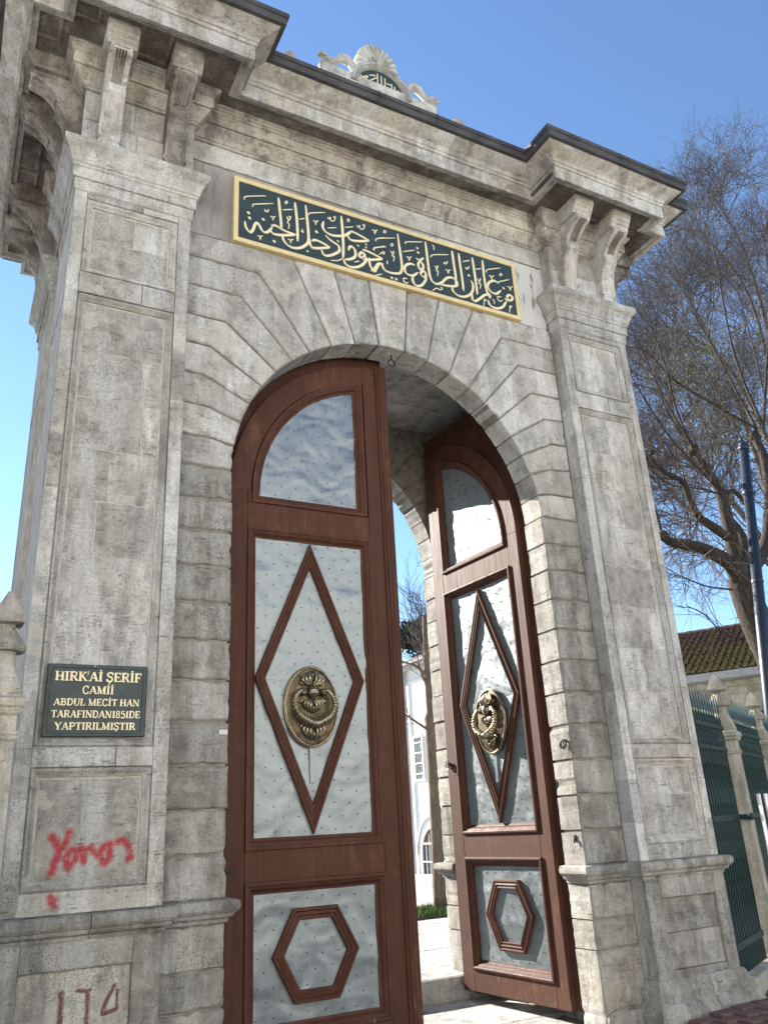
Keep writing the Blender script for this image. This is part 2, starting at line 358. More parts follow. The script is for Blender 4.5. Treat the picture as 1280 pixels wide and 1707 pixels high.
def ribbon(mb, pts, wid, y0, y1, taper=True, n=6, mi=0, pen=None):
    """flat raised stroke in the xz plane"""
    c = catmull(pts, n) if len(pts) > 2 else [Vector(pts[0]).lerp(Vector(pts[1]), t / 4) for t in range(5)]
    m = len(c); L = []; Rr = []
    for i, p in enumerate(c):
        d = (c[min(i + 1, m - 1)] - c[max(i - 1, 0)])
        if d.length < 1e-7: d = Vector((1, 0))
        d.normalize(); t = i / (m - 1); w_ = wid
        if pen: w_ = wid * (.5 + .5 * abs(d.x * pen[1] - d.y * pen[0]))
        if taper: w_ *= min(1, .4 + 5 * min(t, 1 - t) + .1)
        nn = Vector((-d.y, d.x)) * w_ / 2; L.append(p + nn); Rr.append(p - nn)
    vs = [(q.x, y0, q.y) for q in L] + [(q.x, y0, q.y) for q in Rr] + [(q.x, y1, q.y) for q in L] + [(q.x, y1, q.y) for q in Rr]
    fs = []
    for i in range(m - 1):
        fs += [(i, i + 1, m + i + 1, m + i), (i, 2 * m + i, 2 * m + i + 1, i + 1), (m + i, m + i + 1, 3 * m + i + 1, 3 * m + i)]
    fs += [(0, m, 3 * m, 2 * m), (m - 1, 3 * m - 1, 4 * m - 1, 2 * m - 1)]
    mb.add(vs, fs, mi)

DATA = json.loads('''{"strokes":[[0.034,[[-1.631,7.428],[-1.621,7.363],[-1.592,7.32],[-1.567,7.314],[-1.542,7.36],[-1.523,7.428],[-1.497,7.452],[-1.475,7.421],[-1.445,7.371],[-1.407,7.364],[-1.368,7.405],[-1.341,7.46]]],[0.034,[[-1.35,7.476],[-1.295,7.484],[-1.229,7.46],[-1.163,7.448],[-1.087,7.444]]],[0.034,[[-1.361,7.407],[-1.329,7.376],[-1.256,7.382],[-1.163,7.413],[-1.087,7.444]]],[0.034,[[-1.273,7.858],[-1.261,7.723],[-1.248,7.57],[-1.242,7.479]]],[0.034,[[-1.09,7.862],[-1.076,7.71],[-1.067,7.555],[-1.066,7.369]]],[0.034,[[-0.969,7.869],[-0.958,7.72],[-0.947,7.565],[-0.944,7.441],[-0.962,7.37],[-1.031,7.299],[-1.112,7.269],[-1.178,7.286],[-1.224,7.339],[-1.23,7.406]]],[0.034,[[-0.936,7.444],[-0.928,7.376],[-0.895,7.327]]],[0.034,[[-0.906,7.43],[-0.864,7.449],[-0.796,7.441],[-0.702,7.409]]],[0.034,[[-0.908,7.335],[-0.811,7.363],[-0.702,7.409]]],[0.034,[[-0.751,7.554],[-0.71,7.52],[-0.654,7.491],[-0.601,7.464],[-0.593,7.403],[-0.645,7.349],[-0.716,7.301],[-0.772,7.292],[-0.801,7.348]]],[0.034,[[-0.555,7.877],[-0.549,7.735],[-0.545,7.575],[-0.546,7.432],[-0.554,7.322]]],[0.034,[[-0.767,7.727],[-0.779,7.655],[-0.749,7.602],[-0.68,7.578],[-0.594,7.596],[-0.521,7.628],[-0.476,7.671],[-0.446,7.703]]],[0.034,[[-0.453,7.712],[-0.373,7.698],[-0.228,7.657]]],[0.034,[[-0.489,7.634],[-0.45,7.591],[-0.348,7.609],[-0.228,7.654]]],[0.034,[[-0.485,7.444],[-0.466,7.498],[-0.428,7.499],[-0.403,7.446],[-0.416,7.379],[-0.475,7.331],[-0.533,7.31]]],[0.034,[[-0.55,7.304],[-0.521,7.248],[-0.451,7.234],[-0.363,7.274],[-0.294,7.351],[-0.276,7.424]]],[0.034,[[-0.314,7.404],[-0.353,7.399],[-0.356,7.433],[-0.325,7.467],[-0.294,7.45],[-0.317,7.403]]],[0.034,[[-0.316,7.51],[-0.236,7.501],[-0.077,7.463]]],[0.034,[[-0.315,7.379],[-0.211,7.409],[-0.078,7.46]]],[0.034,[[-0.239,7.427],[-0.236,7.34],[-0.192,7.264],[-0.154,7.322],[-0.123,7.384],[-0.071,7.396]]],[0.014,[[-0.554,7.319],[-0.619,7.27],[-0.697,7.248]]],[0.014,[[-1.634,7.699],[-1.639,7.725],[-1.602,7.754],[-1.408,7.833]]],[0.014,[[-1.546,7.638],[-1.55,7.664],[-1.511,7.688],[-1.329,7.763]]],[0.014,[[-1.42,7.657],[-1.417,7.63],[-1.403,7.643],[-1.4,7.628],[-1.383,7.647],[-1.383,7.671]]],[0.014,[[-1.227,7.716],[-1.115,7.763]]],[0.014,[[-1.048,7.657],[-0.979,7.694]]],[0.014,[[-0.93,7.754],[-0.934,7.769],[-0.898,7.795],[-0.742,7.857]]],[0.014,[[-0.722,7.659],[-0.612,7.702]]],[0.014,[[-0.517,7.738],[-0.413,7.782]]],[0.014,[[-0.422,7.314],[-0.36,7.346]]],[0.014,[[-0.184,7.214],[-0.093,7.261]]],[0.014,[[-0.14,7.679],[-0.146,7.701],[-0.104,7.732],[-0.034,7.764]]],[0.014,[[-0.17,7.542],[-0.173,7.57],[-0.126,7.601],[-0.041,7.646]]],[0.014,[[-1.186,7.849],[-1.2,7.821],[-1.186,7.814],[-1.172,7.835],[-1.186,7.854]]],[0.014,[[-1.006,7.545],[-1.018,7.518],[-1.003,7.502],[-1.0,7.524]]],[0.014,[[-0.471,7.877],[-0.484,7.843],[-0.47,7.831],[-0.457,7.856],[-0.476,7.867]]],[0.014,[[-1.161,7.664],[-1.141,7.64],[-1.175,7.577],[-1.155,7.556],[-1.166,7.49]]],[0.014,[[-1.181,7.649],[-1.161,7.609],[-1.134,7.666]]],[0.014,[[-0.715,7.807],[-0.705,7.781],[-0.687,7.814],[-0.676,7.772],[-0.645,7.78],[-0.626,7.822],[-0.628,7.846],[-0.646,7.828],[-0.622,7.827]]],[0.014,[[-0.368,7.819],[-0.357,7.794],[-0.338,7.827],[-0.328,7.784],[-0.295,7.792],[-0.275,7.835],[-0.277,7.859],[-0.296,7.841],[-0.271,7.84]]],[0.014,[[-1.363,7.587],[-1.341,7.586],[-1.332,7.549],[-1.324,7.589],[-1.305,7.605]]],[0.014,[[-1.499,7.295],[-1.477,7.293],[-1.468,7.257],[-1.461,7.296],[-1.443,7.311]]],[0.014,[[-1.173,7.362],[-1.15,7.361],[-1.142,7.324],[-1.133,7.364],[-1.114,7.379]]],[0.014,[[-0.889,7.695],[-0.866,7.694],[-0.857,7.655],[-0.848,7.697],[-0.828,7.714]]],[0.014,[[-0.185,7.818],[-0.16,7.817],[-0.151,7.777],[-0.14,7.821],[-0.118,7.838]]],[0.034,[[0.136,7.872],[0.148,7.701],[0.16,7.539],[0.163,7.426],[0.14,7.349],[0.085,7.321],[0.009,7.309],[-0.058,7.325],[-0.094,7.386],[-0.133,7.378],[-0.182,7.303],[-0.223,7.263]]],[0.034,[[0.331,7.508],[0.274,7.51],[0.212,7.466],[0.194,7.403],[0.224,7.356],[0.298,7.359],[0.365,7.42]]],[0.034,[[0.355,7.615],[0.412,7.583]]],[0.034,[[0.4,7.591],[0.376,7.526],[0.396,7.471],[0.433,7.494],[0.438,7.553],[0.409,7.589],[0.452,7.646]]],[0.034,[[0.41,7.391],[0.4,7.426],[0.442,7.464],[0.466,7.425],[0.447,7.383],[0.41,7.391]]],[0.034,[[0.294,7.369],[0.288,7.286],[0.323,7.235],[0.386,7.248],[0.447,7.326],[0.471,7.407]]],[0.034,[[0.495,7.883],[0.502,7.716],[0.508,7.55],[0.518,7.421],[0.551,7.349],[0.622,7.342],[0.7,7.41]]],[0.034,[[0.646,7.341],[0.682,7.388],[0.74,7.456],[0.808,7.485],[0.868,7.461],[0.868,7.394],[0.777,7.36],[0.646,7.341]]],[0.034,[[0.85,7.872],[0.858,7.694],[0.866,7.527],[0.86,7.384]]],[0.034,[[0.941,7.867],[0.948,7.688],[0.956,7.521],[0.959,7.351]]],[0.034,[[0.807,7.376],[0.812,7.308],[0.865,7.266],[0.947,7.265],[1.034,7.315],[1.085,7.388],[1.099,7.48],[1.077,7.527]]],[0.034,[[1.13,7.867],[1.139,7.696],[1.144,7.527],[1.147,7.356]]],[0.034,[[1.071,7.345],[1.071,7.267],[1.111,7.254],[1.185,7.316],[1.27,7.395]]],[0.034,[[1.274,7.878],[1.271,7.703],[1.273,7.566],[1.285,7.45],[1.322,7.356]]],[0.034,[[1.48,7.607],[1.409,7.624],[1.334,7.575],[1.308,7.505],[1.345,7.451],[1.422,7.444],[1.494,7.511]]],[0.034,[[1.26,7.378],[1.314,7.408],[1.329,7.358]]],[0.034,[[1.287,7.319],[1.313,7.252],[1.396,7.234],[1.487,7.276],[1.555,7.372]]],[0.034,[[1.59,7.399],[1.575,7.449],[1.618,7.482],[1.655,7.463],[1.631,7.414],[1.572,7.397],[1.535,7.41]]],[0.014,[[-0.14,7.675],[-0.143,7.703],[-0.099,7.733],[0.101,7.805]]],[0.014,[[-0.179,7.547],[-0.178,7.574],[-0.136,7.6],[-0.021,7.645]]],[0.014,[[0.234,7.766],[0.231,7.79],[0.275,7.811],[0.459,7.871]]],[0.014,[[0.191,7.648],[0.344,7.72]]],[0.014,[[0.564,7.689],[0.558,7.709],[0.617,7.745],[0.802,7.804]]],[0.014,[[0.99,7.767],[1.093,7.817]]],[0.014,[[1.161,7.712],[1.245,7.747]]],[0.014,[[1.319,7.714],[1.312,7.741],[1.379,7.781],[1.529,7.844]]],[0.014,[[1.461,7.622],[1.639,7.711]]],[0.014,[[0.588,7.876],[0.607,7.852],[0.603,7.808]]],[0.014,[[0.533,7.226],[0.593,7.28],[0.64,7.272],[0.674,7.299],[0.647,7.312]]],[0.014,[[0.22,7.295],[0.177,7.288],[0.174,7.252],[0.2,7.232],[0.232,7.25]]],[0.014,[[1.492,7.422],[1.442,7.411],[1.437,7.375],[1.466,7.353],[1.503,7.377]]],[0.014,[[1.23,7.299],[1.248,7.321],[1.262,7.308],[1.236,7.289],[1.221,7.216]]],[0.014,[[1.592,7.309],[1.611,7.331],[1.625,7.318],[1.598,7.299],[1.586,7.231]]],[0.014,[[1.359,7.353],[1.381,7.326],[1.374,7.29]]],[0.014,[[0.728,7.679],[0.727,7.653],[0.747,7.676],[0.749,7.656],[0.769,7.68],[0.771,7.704]]],[0.014,[[1.025,7.699],[1.024,7.674],[1.045,7.698],[1.046,7.678],[1.065,7.701],[1.07,7.726]]],[0.014,[[-0.114,7.513],[-0.082,7.543],[-0.059,7.567],[-0.044,7.556],[-0.06,7.534],[-0.067,7.556]]],[0.014,[[-0.012,7.46],[-0.023,7.433],[-0.007,7.421]]],[0.014,[[-0.026,7.872],[-0.041,7.84],[-0.026,7.833],[-0.011,7.857],[-0.031,7.865]]],[0.014,[[0.057,7.72],[0.041,7.689],[0.056,7.682],[0.071,7.705],[0.052,7.714]]],[0.014,[[1.527,7.773],[1.507,7.741],[1.523,7.732],[1.543,7.758],[1.521,7.768]]],[0.014,[[0.034,7.606],[0.063,7.574],[0.074,7.623]]],[0.014,[[0.077,7.611],[0.049,7.545],[0.073,7.544],[0.061,7.475]]],[0.014,[[0.595,7.586],[0.625,7.554],[0.637,7.604]]],[0.014,[[0.641,7.592],[0.609,7.524],[0.635,7.523],[0.621,7.452]]],[0.014,[[1.173,7.587],[1.203,7.553],[1.217,7.606]]],[0.014,[[1.221,7.593],[1.186,7.523],[1.213,7.522],[1.196,7.449]]],[0.014,[[-0.183,7.82],[-0.157,7.819],[-0.149,7.778],[-0.138,7.822],[-0.116,7.84]]],[0.014,[[0.23,7.593],[0.256,7.592],[0.264,7.551],[0.277,7.595],[0.3,7.612]]],[0.014,[[0.737,7.578],[0.764,7.577],[0.772,7.536],[0.786,7.58],[0.81,7.598]]],[0.014,[[1.343,7.68],[1.372,7.678],[1.379,7.636],[1.395,7.682],[1.422,7.7]]],[0.014,[[1.599,7.601],[1.628,7.599],[1.635,7.556],[1.652,7.603],[1.679,7.621]]]],"dots":[[0.034,[-1.592,7.547]],[0.034,[-1.581,7.487]],[0.034,[-1.437,7.519]],[0.034,[-1.32,7.284]],[0.034,[-0.851,7.564]],[0.024,[-0.957,7.282]],[0.024,[-0.603,7.527]],[0.024,[-0.365,7.547]],[0.024,[-0.268,7.595]],[0.024,[-0.27,7.554]],[0.032,[0.383,7.758]],[0.032,[0.39,7.7]],[0.032,[0.027,7.247]],[0.032,[0.08,7.247]],[0.032,[1.056,7.594]],[0.032,[1.54,7.559]]],"gr":[[30,[[-2.944,1.758],[-2.911,1.706],[-2.888,1.667]]],[30,[[-2.834,1.778],[-2.849,1.728],[-2.888,1.667],[-2.908,1.606],[-2.933,1.534]]],[28,[[-2.779,1.661],[-2.824,1.663],[-2.846,1.615],[-2.828,1.558],[-2.787,1.599],[-2.773,1.66],[-2.748,1.678],[-2.736,1.608]]],[26,[[-2.729,1.595],[-2.727,1.658],[-2.696,1.675],[-2.661,1.641],[-2.627,1.639]]],[30,[[-2.64,1.627],[-2.604,1.676],[-2.564,1.687],[-2.566,1.61],[-2.597,1.574],[-2.627,1.627]]],[26,[[-2.525,1.698],[-2.485,1.715],[-2.442,1.68],[-2.424,1.602],[-2.437,1.589]]],[34,[[-2.918,1.362],[-2.914,1.356]]],[26,[[-2.927,1.389],[-2.903,1.333]]]],"gr2":[[30,[[-2.813,0.824],[-2.808,0.757],[-2.807,0.68],[-2.807,0.636]]],[18,[[-2.717,0.829],[-2.667,0.82],[-2.636,0.823]]],[25,[[-2.651,0.815],[-2.647,0.736],[-2.649,0.658],[-2.645,0.614]]],[24,[[-2.486,0.83],[-2.515,0.776],[-2.542,0.723],[-2.552,0.679],[-2.502,0.684],[-2.465,0.696]]],[16,[[-2.468,0.804],[-2.462,0.701]]]],"limbs":[[0.4,0.3,[[10.48,4.0,3.58],[10.35,4.0,4.23],[10.09,4.0,4.94],[9.92,4.0,5.6],[9.89,4.0,5.92]]],[0.2,0.07,[[9.84,4.0,5.82],[9.42,3.82,6.1],[8.64,3.64,6.22],[7.88,3.46,6.2],[7.3,3.28,6.13],[6.93,3.1,6.12]]],[0.19,0.07,[[9.9,4.0,5.73],[9.93,4.06,6.59],[10.02,4.12,7.29],[10.03,4.18,7.93],[9.82,4.24,8.42],[9.67,4.3,8.81]]],[0.11,0.04,[[9.76,4.0,6.74],[9.28,3.9,6.85],[8.78,3.8,7.01],[8.51,3.7,7.32],[8.3,3.6,7.57],[7.73,3.5,7.64],[7.29,3.4,7.87]]],[0.15,0.05,[[9.91,4.0,5.92],[10.34,4.13,6.65],[10.48,4.27,7.05],[10.37,4.4,7.43],[10.55,4.53,7.86],[11.1,4.67,8.21],[11.57,4.8,8.1]]],[0.2,0.1,[[10.05,4.0,5.87],[10.61,4.18,6.3],[11.4,4.36,6.91],[12.08,4.54,8.0],[12.55,4.72,9.22],[12.62,4.9,9.92]]],[0.12,0.05,[[11.18,4.0,7.32],[12.74,4.43,8.82],[13.98,4.87,10.46],[14.9,5.3,12.22]]],[0.045,0.012,[[9.33,4.0,8.59],[9.07,4.04,9.49],[9.06,4.08,10.55],[8.9,4.12,11.46],[8.57,4.16,12.04],[8.52,4.2,12.91]]],[0.04,0.01,[[9.3,4.0,8.65],[8.6,3.9,9.61],[8.14,3.8,10.47],[7.83,3.7,10.85]]],[0.045,0.012,[[9.75,4.0,7.82],[8.5,3.8,8.56],[7.71,3.6,9.2],[7.23,3.4,9.53]]],[0.05,0.012,[[11.49,4.0,9.49],[10.36,4.1,9.93],[9.37,4.2,10.38],[8.79,4.3,11.0],[8.38,4.4,11.07]]],[0.05,0.012,[[11.49,4.0,9.49],[11.41,4.2,10.44],[11.2,4.4,11.73],[10.93,4.6,12.99],[10.95,4.8,14.31]]],[0.05,0.012,[[11.7,4.0,9.69],[11.7,4.24,11.26],[12.03,4.48,12.86],[12.53,4.72,15.24],[12.71,4.96,16.6],[13.05,5.2,18.05]]],[0.05,0.015,[[11.7,4.0,9.53],[12.92,4.2,12.04],[13.96,4.4,14.29],[14.69,4.6,16.69]]],[0.04,0.012,[[7.94,4.0,6.53],[7.56,3.7,6.81],[7.09,3.4,7.31],[6.62,3.1,7.84]]],[0.03,0.01,[[9.8,4.0,7.69],[9.04,3.95,7.69],[8.3,3.9,7.63],[7.74,3.85,7.91],[7.48,3.8,8.37]]],[0.03,0.01,[[10.91,4.0,9.08],[10.68,4.07,9.82],[10.31,4.13,11.03],[9.95,4.2,11.79]]],[0.03,0.01,[[12.03,4.0,10.22],[12.33,4.17,11.87],[12.52,4.33,13.26],[12.68,4.5,14.64]]],[0.03,0.01,[[9.53,4.0,4.66],[8.97,3.93,4.74],[8.49,3.87,5.04],[7.98,3.8,5.16]]],[0.03,0.01,[[9.56,4.0,5.64],[8.81,3.93,5.62],[8.11,3.87,5.72],[7.66,3.8,5.75]]]],"back":[[0.3,0.05,[[21.74,11.0,8.19],[21.53,11.0,11.25],[21.12,11.0,14.99],[20.17,11.0,18.38],[19.14,11.0,20.53]]],[0.3,0.05,[[22.06,11.0,8.22],[23.83,11.5,13.2],[25.42,12.0,19.15],[26.05,12.5,25.29],[25.6,13.0,28.64]]],[0.25,0.05,[[21.74,11.0,8.19],[19.88,10.5,9.99],[17.48,10.0,11.62],[15.48,9.5,13.16],[14.37,9.0,14.37]]],[0.3,0.05,[[22.46,11.0,9.34],[24.91,11.33,15.89],[27.08,11.67,23.05],[29.09,12.0,30.22]]],[0.2,0.04,[[21.89,11.0,8.63],[18.89,10.67,9.94],[16.48,10.33,10.56],[15.01,10.0,11.24]]],[0.2,0.04,[[22.88,11.0,10.5],[22.35,11.0,13.74],[21.08,11.0,17.02],[19.15,11.0,18.12],[17.51,11.0,18.2]]],[0.2,0.04,[[22.88,11.0,10.5],[24.41,11.75,16.0],[25.6,12.5,22.55],[24.79,13.25,26.11],[24.33,14.0,27.21]]]],"crest":[[[-0.276,9.937],[-0.282,9.809],[-0.234,9.823],[-0.193,9.843],[-0.207,9.874],[-0.261,9.916],[-0.227,9.961],[-0.186,9.981],[-0.204,9.944],[-0.245,9.924]],[[-0.291,9.969],[-0.2,9.868]],[[-0.199,9.888],[-0.062,10.022]],[[-0.051,10.087],[-0.058,9.811]],[[-0.002,10.071],[-0.009,9.815]],[[0.046,10.056],[0.04,9.809]],[[0.134,10.01],[0.138,9.806]],[[0.174,9.979],[0.179,9.806]],[[0.222,9.943],[0.229,9.81]],[[-0.16,10.014],[-0.078,10.044]],[[0.067,9.987],[0.124,9.985]],[[0.061,9.886],[0.12,9.915]]],"buds":[[16.67,9.5,14.72,1.6],[16.35,8.8,12.37,1.3],[18.04,10,16.25,1.2]]}''')
# ================================================================ THE GATE
YC2 = 2.52                                    # y of the rear face; the gate is mirrored about y = 1.26
gate = empty('stone_gate'); tag(gate, 'tall weathered grey limestone gateway with round arch, bracketed cornice and panelled pilasters', 'gate')
ZS, RA = 4.676, 1.70
ANG = [1.0, 9.2, 17.3, 25.2, 33.1, 41.0, 49.0, 56.8, 66.0, 75.5, 84.9]
OUT = [[(2.2, 4.706)], [(1.88, 4.985), (2.2, 4.99)], [(1.925, 5.29), (2.2, 5.31)], [(1.98, 5.61), (2.2, 5.62)], [(1.93, 5.92), (2.2, 5.935)], [(1.785, 6.225), (2.2, 6.23)],
       [(1.65, 6.555), (2.2, 6.56)], [(1.46, 6.885), (2.2, 6.89)], [(1.105, 7.17)], [(.64, 7.17)], [(.235, 7.17)]]
def arc(a0, a1, r=RA, n=5): return [(r * math.cos(R(a0 + (a1 - a0) * i / n)), ZS + r * math.sin(R(a0 + (a1 - a0) * i / n))) for i in range(n + 1)]
def shrink(poly, g):
    if area(poly) < 0: poly = poly[::-1]
    n = len(poly); out = []
    for i in range(n):
        a, b, c = map(Vector, (poly[i - 1], poly[i], poly[(i + 1) % n])); e1 = (b - a).normalized(); e2 = (c - b).normalized()
        n1 = Vector((-e1.y, e1.x)); n2 = Vector((-e2.y, e2.x)); m = n1 + n2; m = m / max(.5, m.dot(n1)); out.append((b.x + m.x * g, b.y + m.y * g))
    return out
def facade(rear=False):
    """rusticated jambs and fan of voussoirs, every stone a mesh of its own"""
    y0, y1 = (0, .30) if not rear else (YC2, YC2 - .33)
    sg = 1 if not rear else -1
    zj = [1.573, 1.889, 2.213, 2.536, 2.857, 3.174, 3.487, 3.802, 4.116, 4.407, 4.706]
    rows = [(-.05, .578), (.578, .8235), (.8235, 1.12)] + [(a, b) for a, b in zip([1.27] + zj[:-1], zj)]
    nm = 'jamb_stone'
    for s in (-1, 1):
        for (a, b) in rows:
            g = .0105 if b > 1.2 else .007
            x0, x1 = 1.70 + jt(.006), 2.2
            p = rect(x0, x1, a + g + jt(.002), b - g + jt(.002)); d = jt(.004)
            mb = MB(); mb.prism([(s * x, z) for x, z in p], y0 + d, y1, XZ, ch=.013, jit=.006, seg=.05); mb.build(nm, M['stone_rough'], gate)
        for i in range(len(ANG) - 1):
            A, B = ANG[i], ANG[i + 1]
            p = arc(A, B) + OUT[i + 1] + ([(2.2, 7.17)] if False else []) + OUT[i][::-1]
            if i == 7: p = arc(A, B) + [(1.105, 7.17), (2.2, 7.17)] + OUT[7][::-1]
            p = shrink(p, .0085); p = [(min(x, 2.2), z) for x, z in p]; d = jt(.004)
            mb = MB(); mb.prism([(s * x, z) for x, z in p], y0 + d, y1, XZ, ch=.012, jit=.0045, seg=.06); mb.build('voussoir', M['stone_arch'], gate)
    p = shrink(arc(84.9, 95.1) + [(-.235, 7.17), (.235, 7.17)], .0085)
    MB().prism(p, y0 - sg * .004, y1, XZ, ch=.010, jit=.0035, seg=.08).build('keystone', M['stone_arch'], gate)
    # solid backing between the stones, set back so that the joints read as grooves
    yb0, yb1 = y0 + sg * .022, y1 - sg * .02
    for s in (-1, 1):
        q = [(1.716, -.1), (2.24, -.1), (2.24, 7.165), (0, 7.165)] + [(1.716 * math.cos(R(a)), ZS + 1.716 * math.sin(R(a))) for a in range(90, -1, -6)]
        MB().prism([(s * x, z) for x, z in q], yb0, yb1, XZ, ch=0, jit=0, seg=0, back=True).build('joint_bed', M['joint'], gate)
facade(); facade(True)
# impost-height moulding (plinth string course) wraps reveal, jamb and pilaster
STR = [(-.01, 1.118), (.012, 1.12), (.018, 1.145), (.045, 1.158), (.052, 1.172), (.052, 1.182), (.07, 1.19), (.086, 1.21), (.09, 1.235), (.084, 1.262), (.07, 1.272), (0, 1.278)]
def mir(path): return [(-x, y) for x, y in path][::-1]
pR = [(1.70, .30), (1.70, 0), (2.2, 0), (2.2, -.17), (3.23, -.17), (3.23, .88), (3.08, .88), (3.08, 1.64), (3.23, 1.64), (3.23, 2.69), (2.2, 2.69), (2.2, 2.52), (1.70, 2.52), (1.70, 2.19)]
for path in (pR, mir(pR)): sweep_blocks('string_course_block', path, STR, M['stone_rough'], gate, False, .62, .006, .05, .004)
# ---------------------------------------------------------------- pilasters
def ymap(flip):  return (lambda a, b, h: (a, h, b)) if not flip else (lambda a, b, h: (a, YC2 - h, b))
MOUL = [(0, 0), (-.001, .016), (-.010, .016), (-.012, .004), (-.022, .005), (-.030, .012), (-.046, .028), (-.056, .033), (-.060, .033), (-.061, .052), (-.073, .053), (-.080, .046)]
def panel_moulding(x0, x1, z0, z1, fm, mat, name='panel_moulding', parent=gate):
    mb = MB(); path = [(x0, z0), (x1, z0), (x1, z1), (x0, z1)]
    sweep(mb, path, MOUL, fm, True); return mb.build(name, mat, parent)
JZ = [1.27, 1.46, 1.79, 2.21, 2.36, 2.85, 3.3, 3.78, 4.27, 4.72, 5.2, 5.66, 6.08, 6.29, 6.68, 7.06, 7.13]
GRAF = []
def pilaster(s, rear):
    yF = -.17
    W = lambda a, b, h: ((s * a), (h if not rear else YC2 - h), b)
    def stone(poly, h0, h1, mat=M['stone'], nm='pilaster_stone', ch=.004, jit=.0018, seg=.12):
        mb = MB(); mb.prism(poly, h0, h1, W, ch=ch, jit=jit, seg=seg); return mb.build(nm, mat, gate)
    full = not rear
    panels = [(1.42, 2.20), (2.335, 6.07), (6.28, 7.06)]
    # body behind
    MB().box(*sorted((s * 2.21, s * 3.222)), *sorted((W(0, 0, -.1225)[1], W(0, 0, .885)[1])), -.1, 7.14).build('joint_bed', M['mortar'], gate)
    if full:
        zc = [1.278, 1.62, 2.0, 2.335, 2.85, 3.32, 3.79, 4.26, 4.73, 5.2, 5.67, 6.07, 6.45, 6.8, 7.13]
        g = .0022
        for a, b in zip(zc[:-1], zc[1:]):           # stiles, with the end of each course seen on the sides
            d = jt(.0015)
            stone(rect(2.2, 2.312, a + g, b - g), yF + d, .0)
            mb = MB(); mb.box(*sorted((s * 3.128, s * 3.23)), yF + d, -.11, a + g, b - g, .004); mb.build('pilaster_stone', M['stone'], gate)
        for a, b in ((1.278, 1.42), (2.20, 2.335), (6.07, 6.28), (7.06, 7.13)):   # rails
            xs = [2.3125, 2.62 + jt(.1), 3.1275] if s < 0 else [2.3125, 2.86 + jt(.1), 3.1275]
            if s < 0 and a < 1.3: paint_grid([-3.127, -2.313], [1.281, 1.418], -.170, 'gr', M['graffiti'], 'pilaster_stone'); continue
            for c, e in zip(xs[:-1], xs[1:]): stone(rect(c + g, e - g, a + g, b - g), yF + jt(.001), -.10)
        for (a, b) in panels:
            panel_moulding(2.312, 3.128, a, b, lambda u, v, h: W(u, v, yF + .0005 + h), M['stone'])
        for c_, e_ in ((2.203, 2.309), (3.131, 3.2275)): MB().box(*sorted((s * c_, s * e_)), -.1665, -.08, 1.28, 7.12).build('mortar', M['mortar'], gate)
        # the sunk fields: ashlar with thin mortar joints
        xs0, xs1 = 2.388, 3.052
        for (a, b) in panels[1:]:
            n = max(1, round((b - a) / .46)); zz = [a + .075 + (b - a - .15) * i / n for i in range(n + 1)]
            for i in range(n):
                cut = random.choice([2.55, 2.85, 2.72]); xsx = [xs0, cut + jt(.05), xs1] if (b - a > 1 or i) else [xs0, xs1]
                for c, e in zip(xsx[:-1], xsx[1:]): stone(rect(c + .003, e - .003, zz[i] + .003, zz[i + 1] - .003), yF + .045 + jt(.0015), yF + .075, ch=.003)
        a, b = panels[0]
        if s < 0:       # sprayed panel: a fine grid carries the paint as a colour mask
            paint_grid([-3.055, -2.385], [1.335, 2.125], -.125, 'gr', M['graffiti'], 'panel_field')
        else: stone(rect(xs0, xs1, a + .075, 1.86), yF + .045, yF + .07, nm='panel_field'); stone(rect(xs0, xs1, 1.864, b - .075), yF + .047, yF + .07, nm='panel_field')
    else:
        stone(rect(2.2, 3.23, 1.278, 7.13), yF, -.1, ch=.005)
    # sides of the pilaster: outer side with its own tall panels
    zs = [1.278, 2.27, 3.3, 4.26, 5.2, 6.17, 7.13]
    for a, b in zip(zs[:-1], zs[1:]):
        for c, e in ((-.165, -.06), (.78, .88)) if not rear else ((-.17, -.07), (.78, .88)):
            y0_, y1_ = sorted((W(0, 0, c)[1], W(0, 0, e)[1]))
            if not rear and c < -.1: continue
            MB().box(*sorted((s * 3.14, s * 3.23)), y0_, y1_, a + .002, b - .002, .004).build('pilaster_stone', M['stone'], gate)
        y0_, y1_ = sorted((W(0, 0, -.108)[1], W(0, 0, .05)[1]))
        if not rear: MB().box(*sorted((s * 3.14, s * 3.2305)), -.108, -.07, a + .002, b - .002, .0).build('pilaster_stone', M['stone'], gate)
    X = s * 3.23
    for (a, b) in panels:
        SM = lambda u, v, h: (X - s * h * .9, (u if not rear else YC2 - u), v)
        mb = MB(); sweep(mb, [(-.07, a), (.78, a), (.78, b), (-.07, b)], MOUL, SM, True); mb.build('panel_moulding', M['stone'], gate)
        MB().box(*sorted((X - s * .05, X - s * .036)), *sorted((W(0, 0, 0)[1], W(0, 0, .71)[1])), a + .07, b - .07).build('panel_field', M['stone'], gate)
    for a, b in ((1.278, 1.42), (2.20, 2.335), (6.07, 6.28), (7.06, 7.13)):
        MB().box(*sorted((s * 3.14, s * 3.229)), *sorted((W(0, 0, -.07)[1], W(0, 0, .78)[1])), a + .002, b - .002, .003).build('pilaster_stone', M['stone'], gate)
    # plinth with plain sunk panel
    yP = -.185
    pm = M['stone_rough']
    for poly in (rect(2.2, 2.385, .20, 1.12), rect(3.085, 3.235, .20, 1.12), rect(2.387, 3.083, .955, 1.12), rect(2.387, 3.083, .20, .365)):
        stone(poly, yP, -.05, pm, 'plinth_stone', .007, .004, .09)
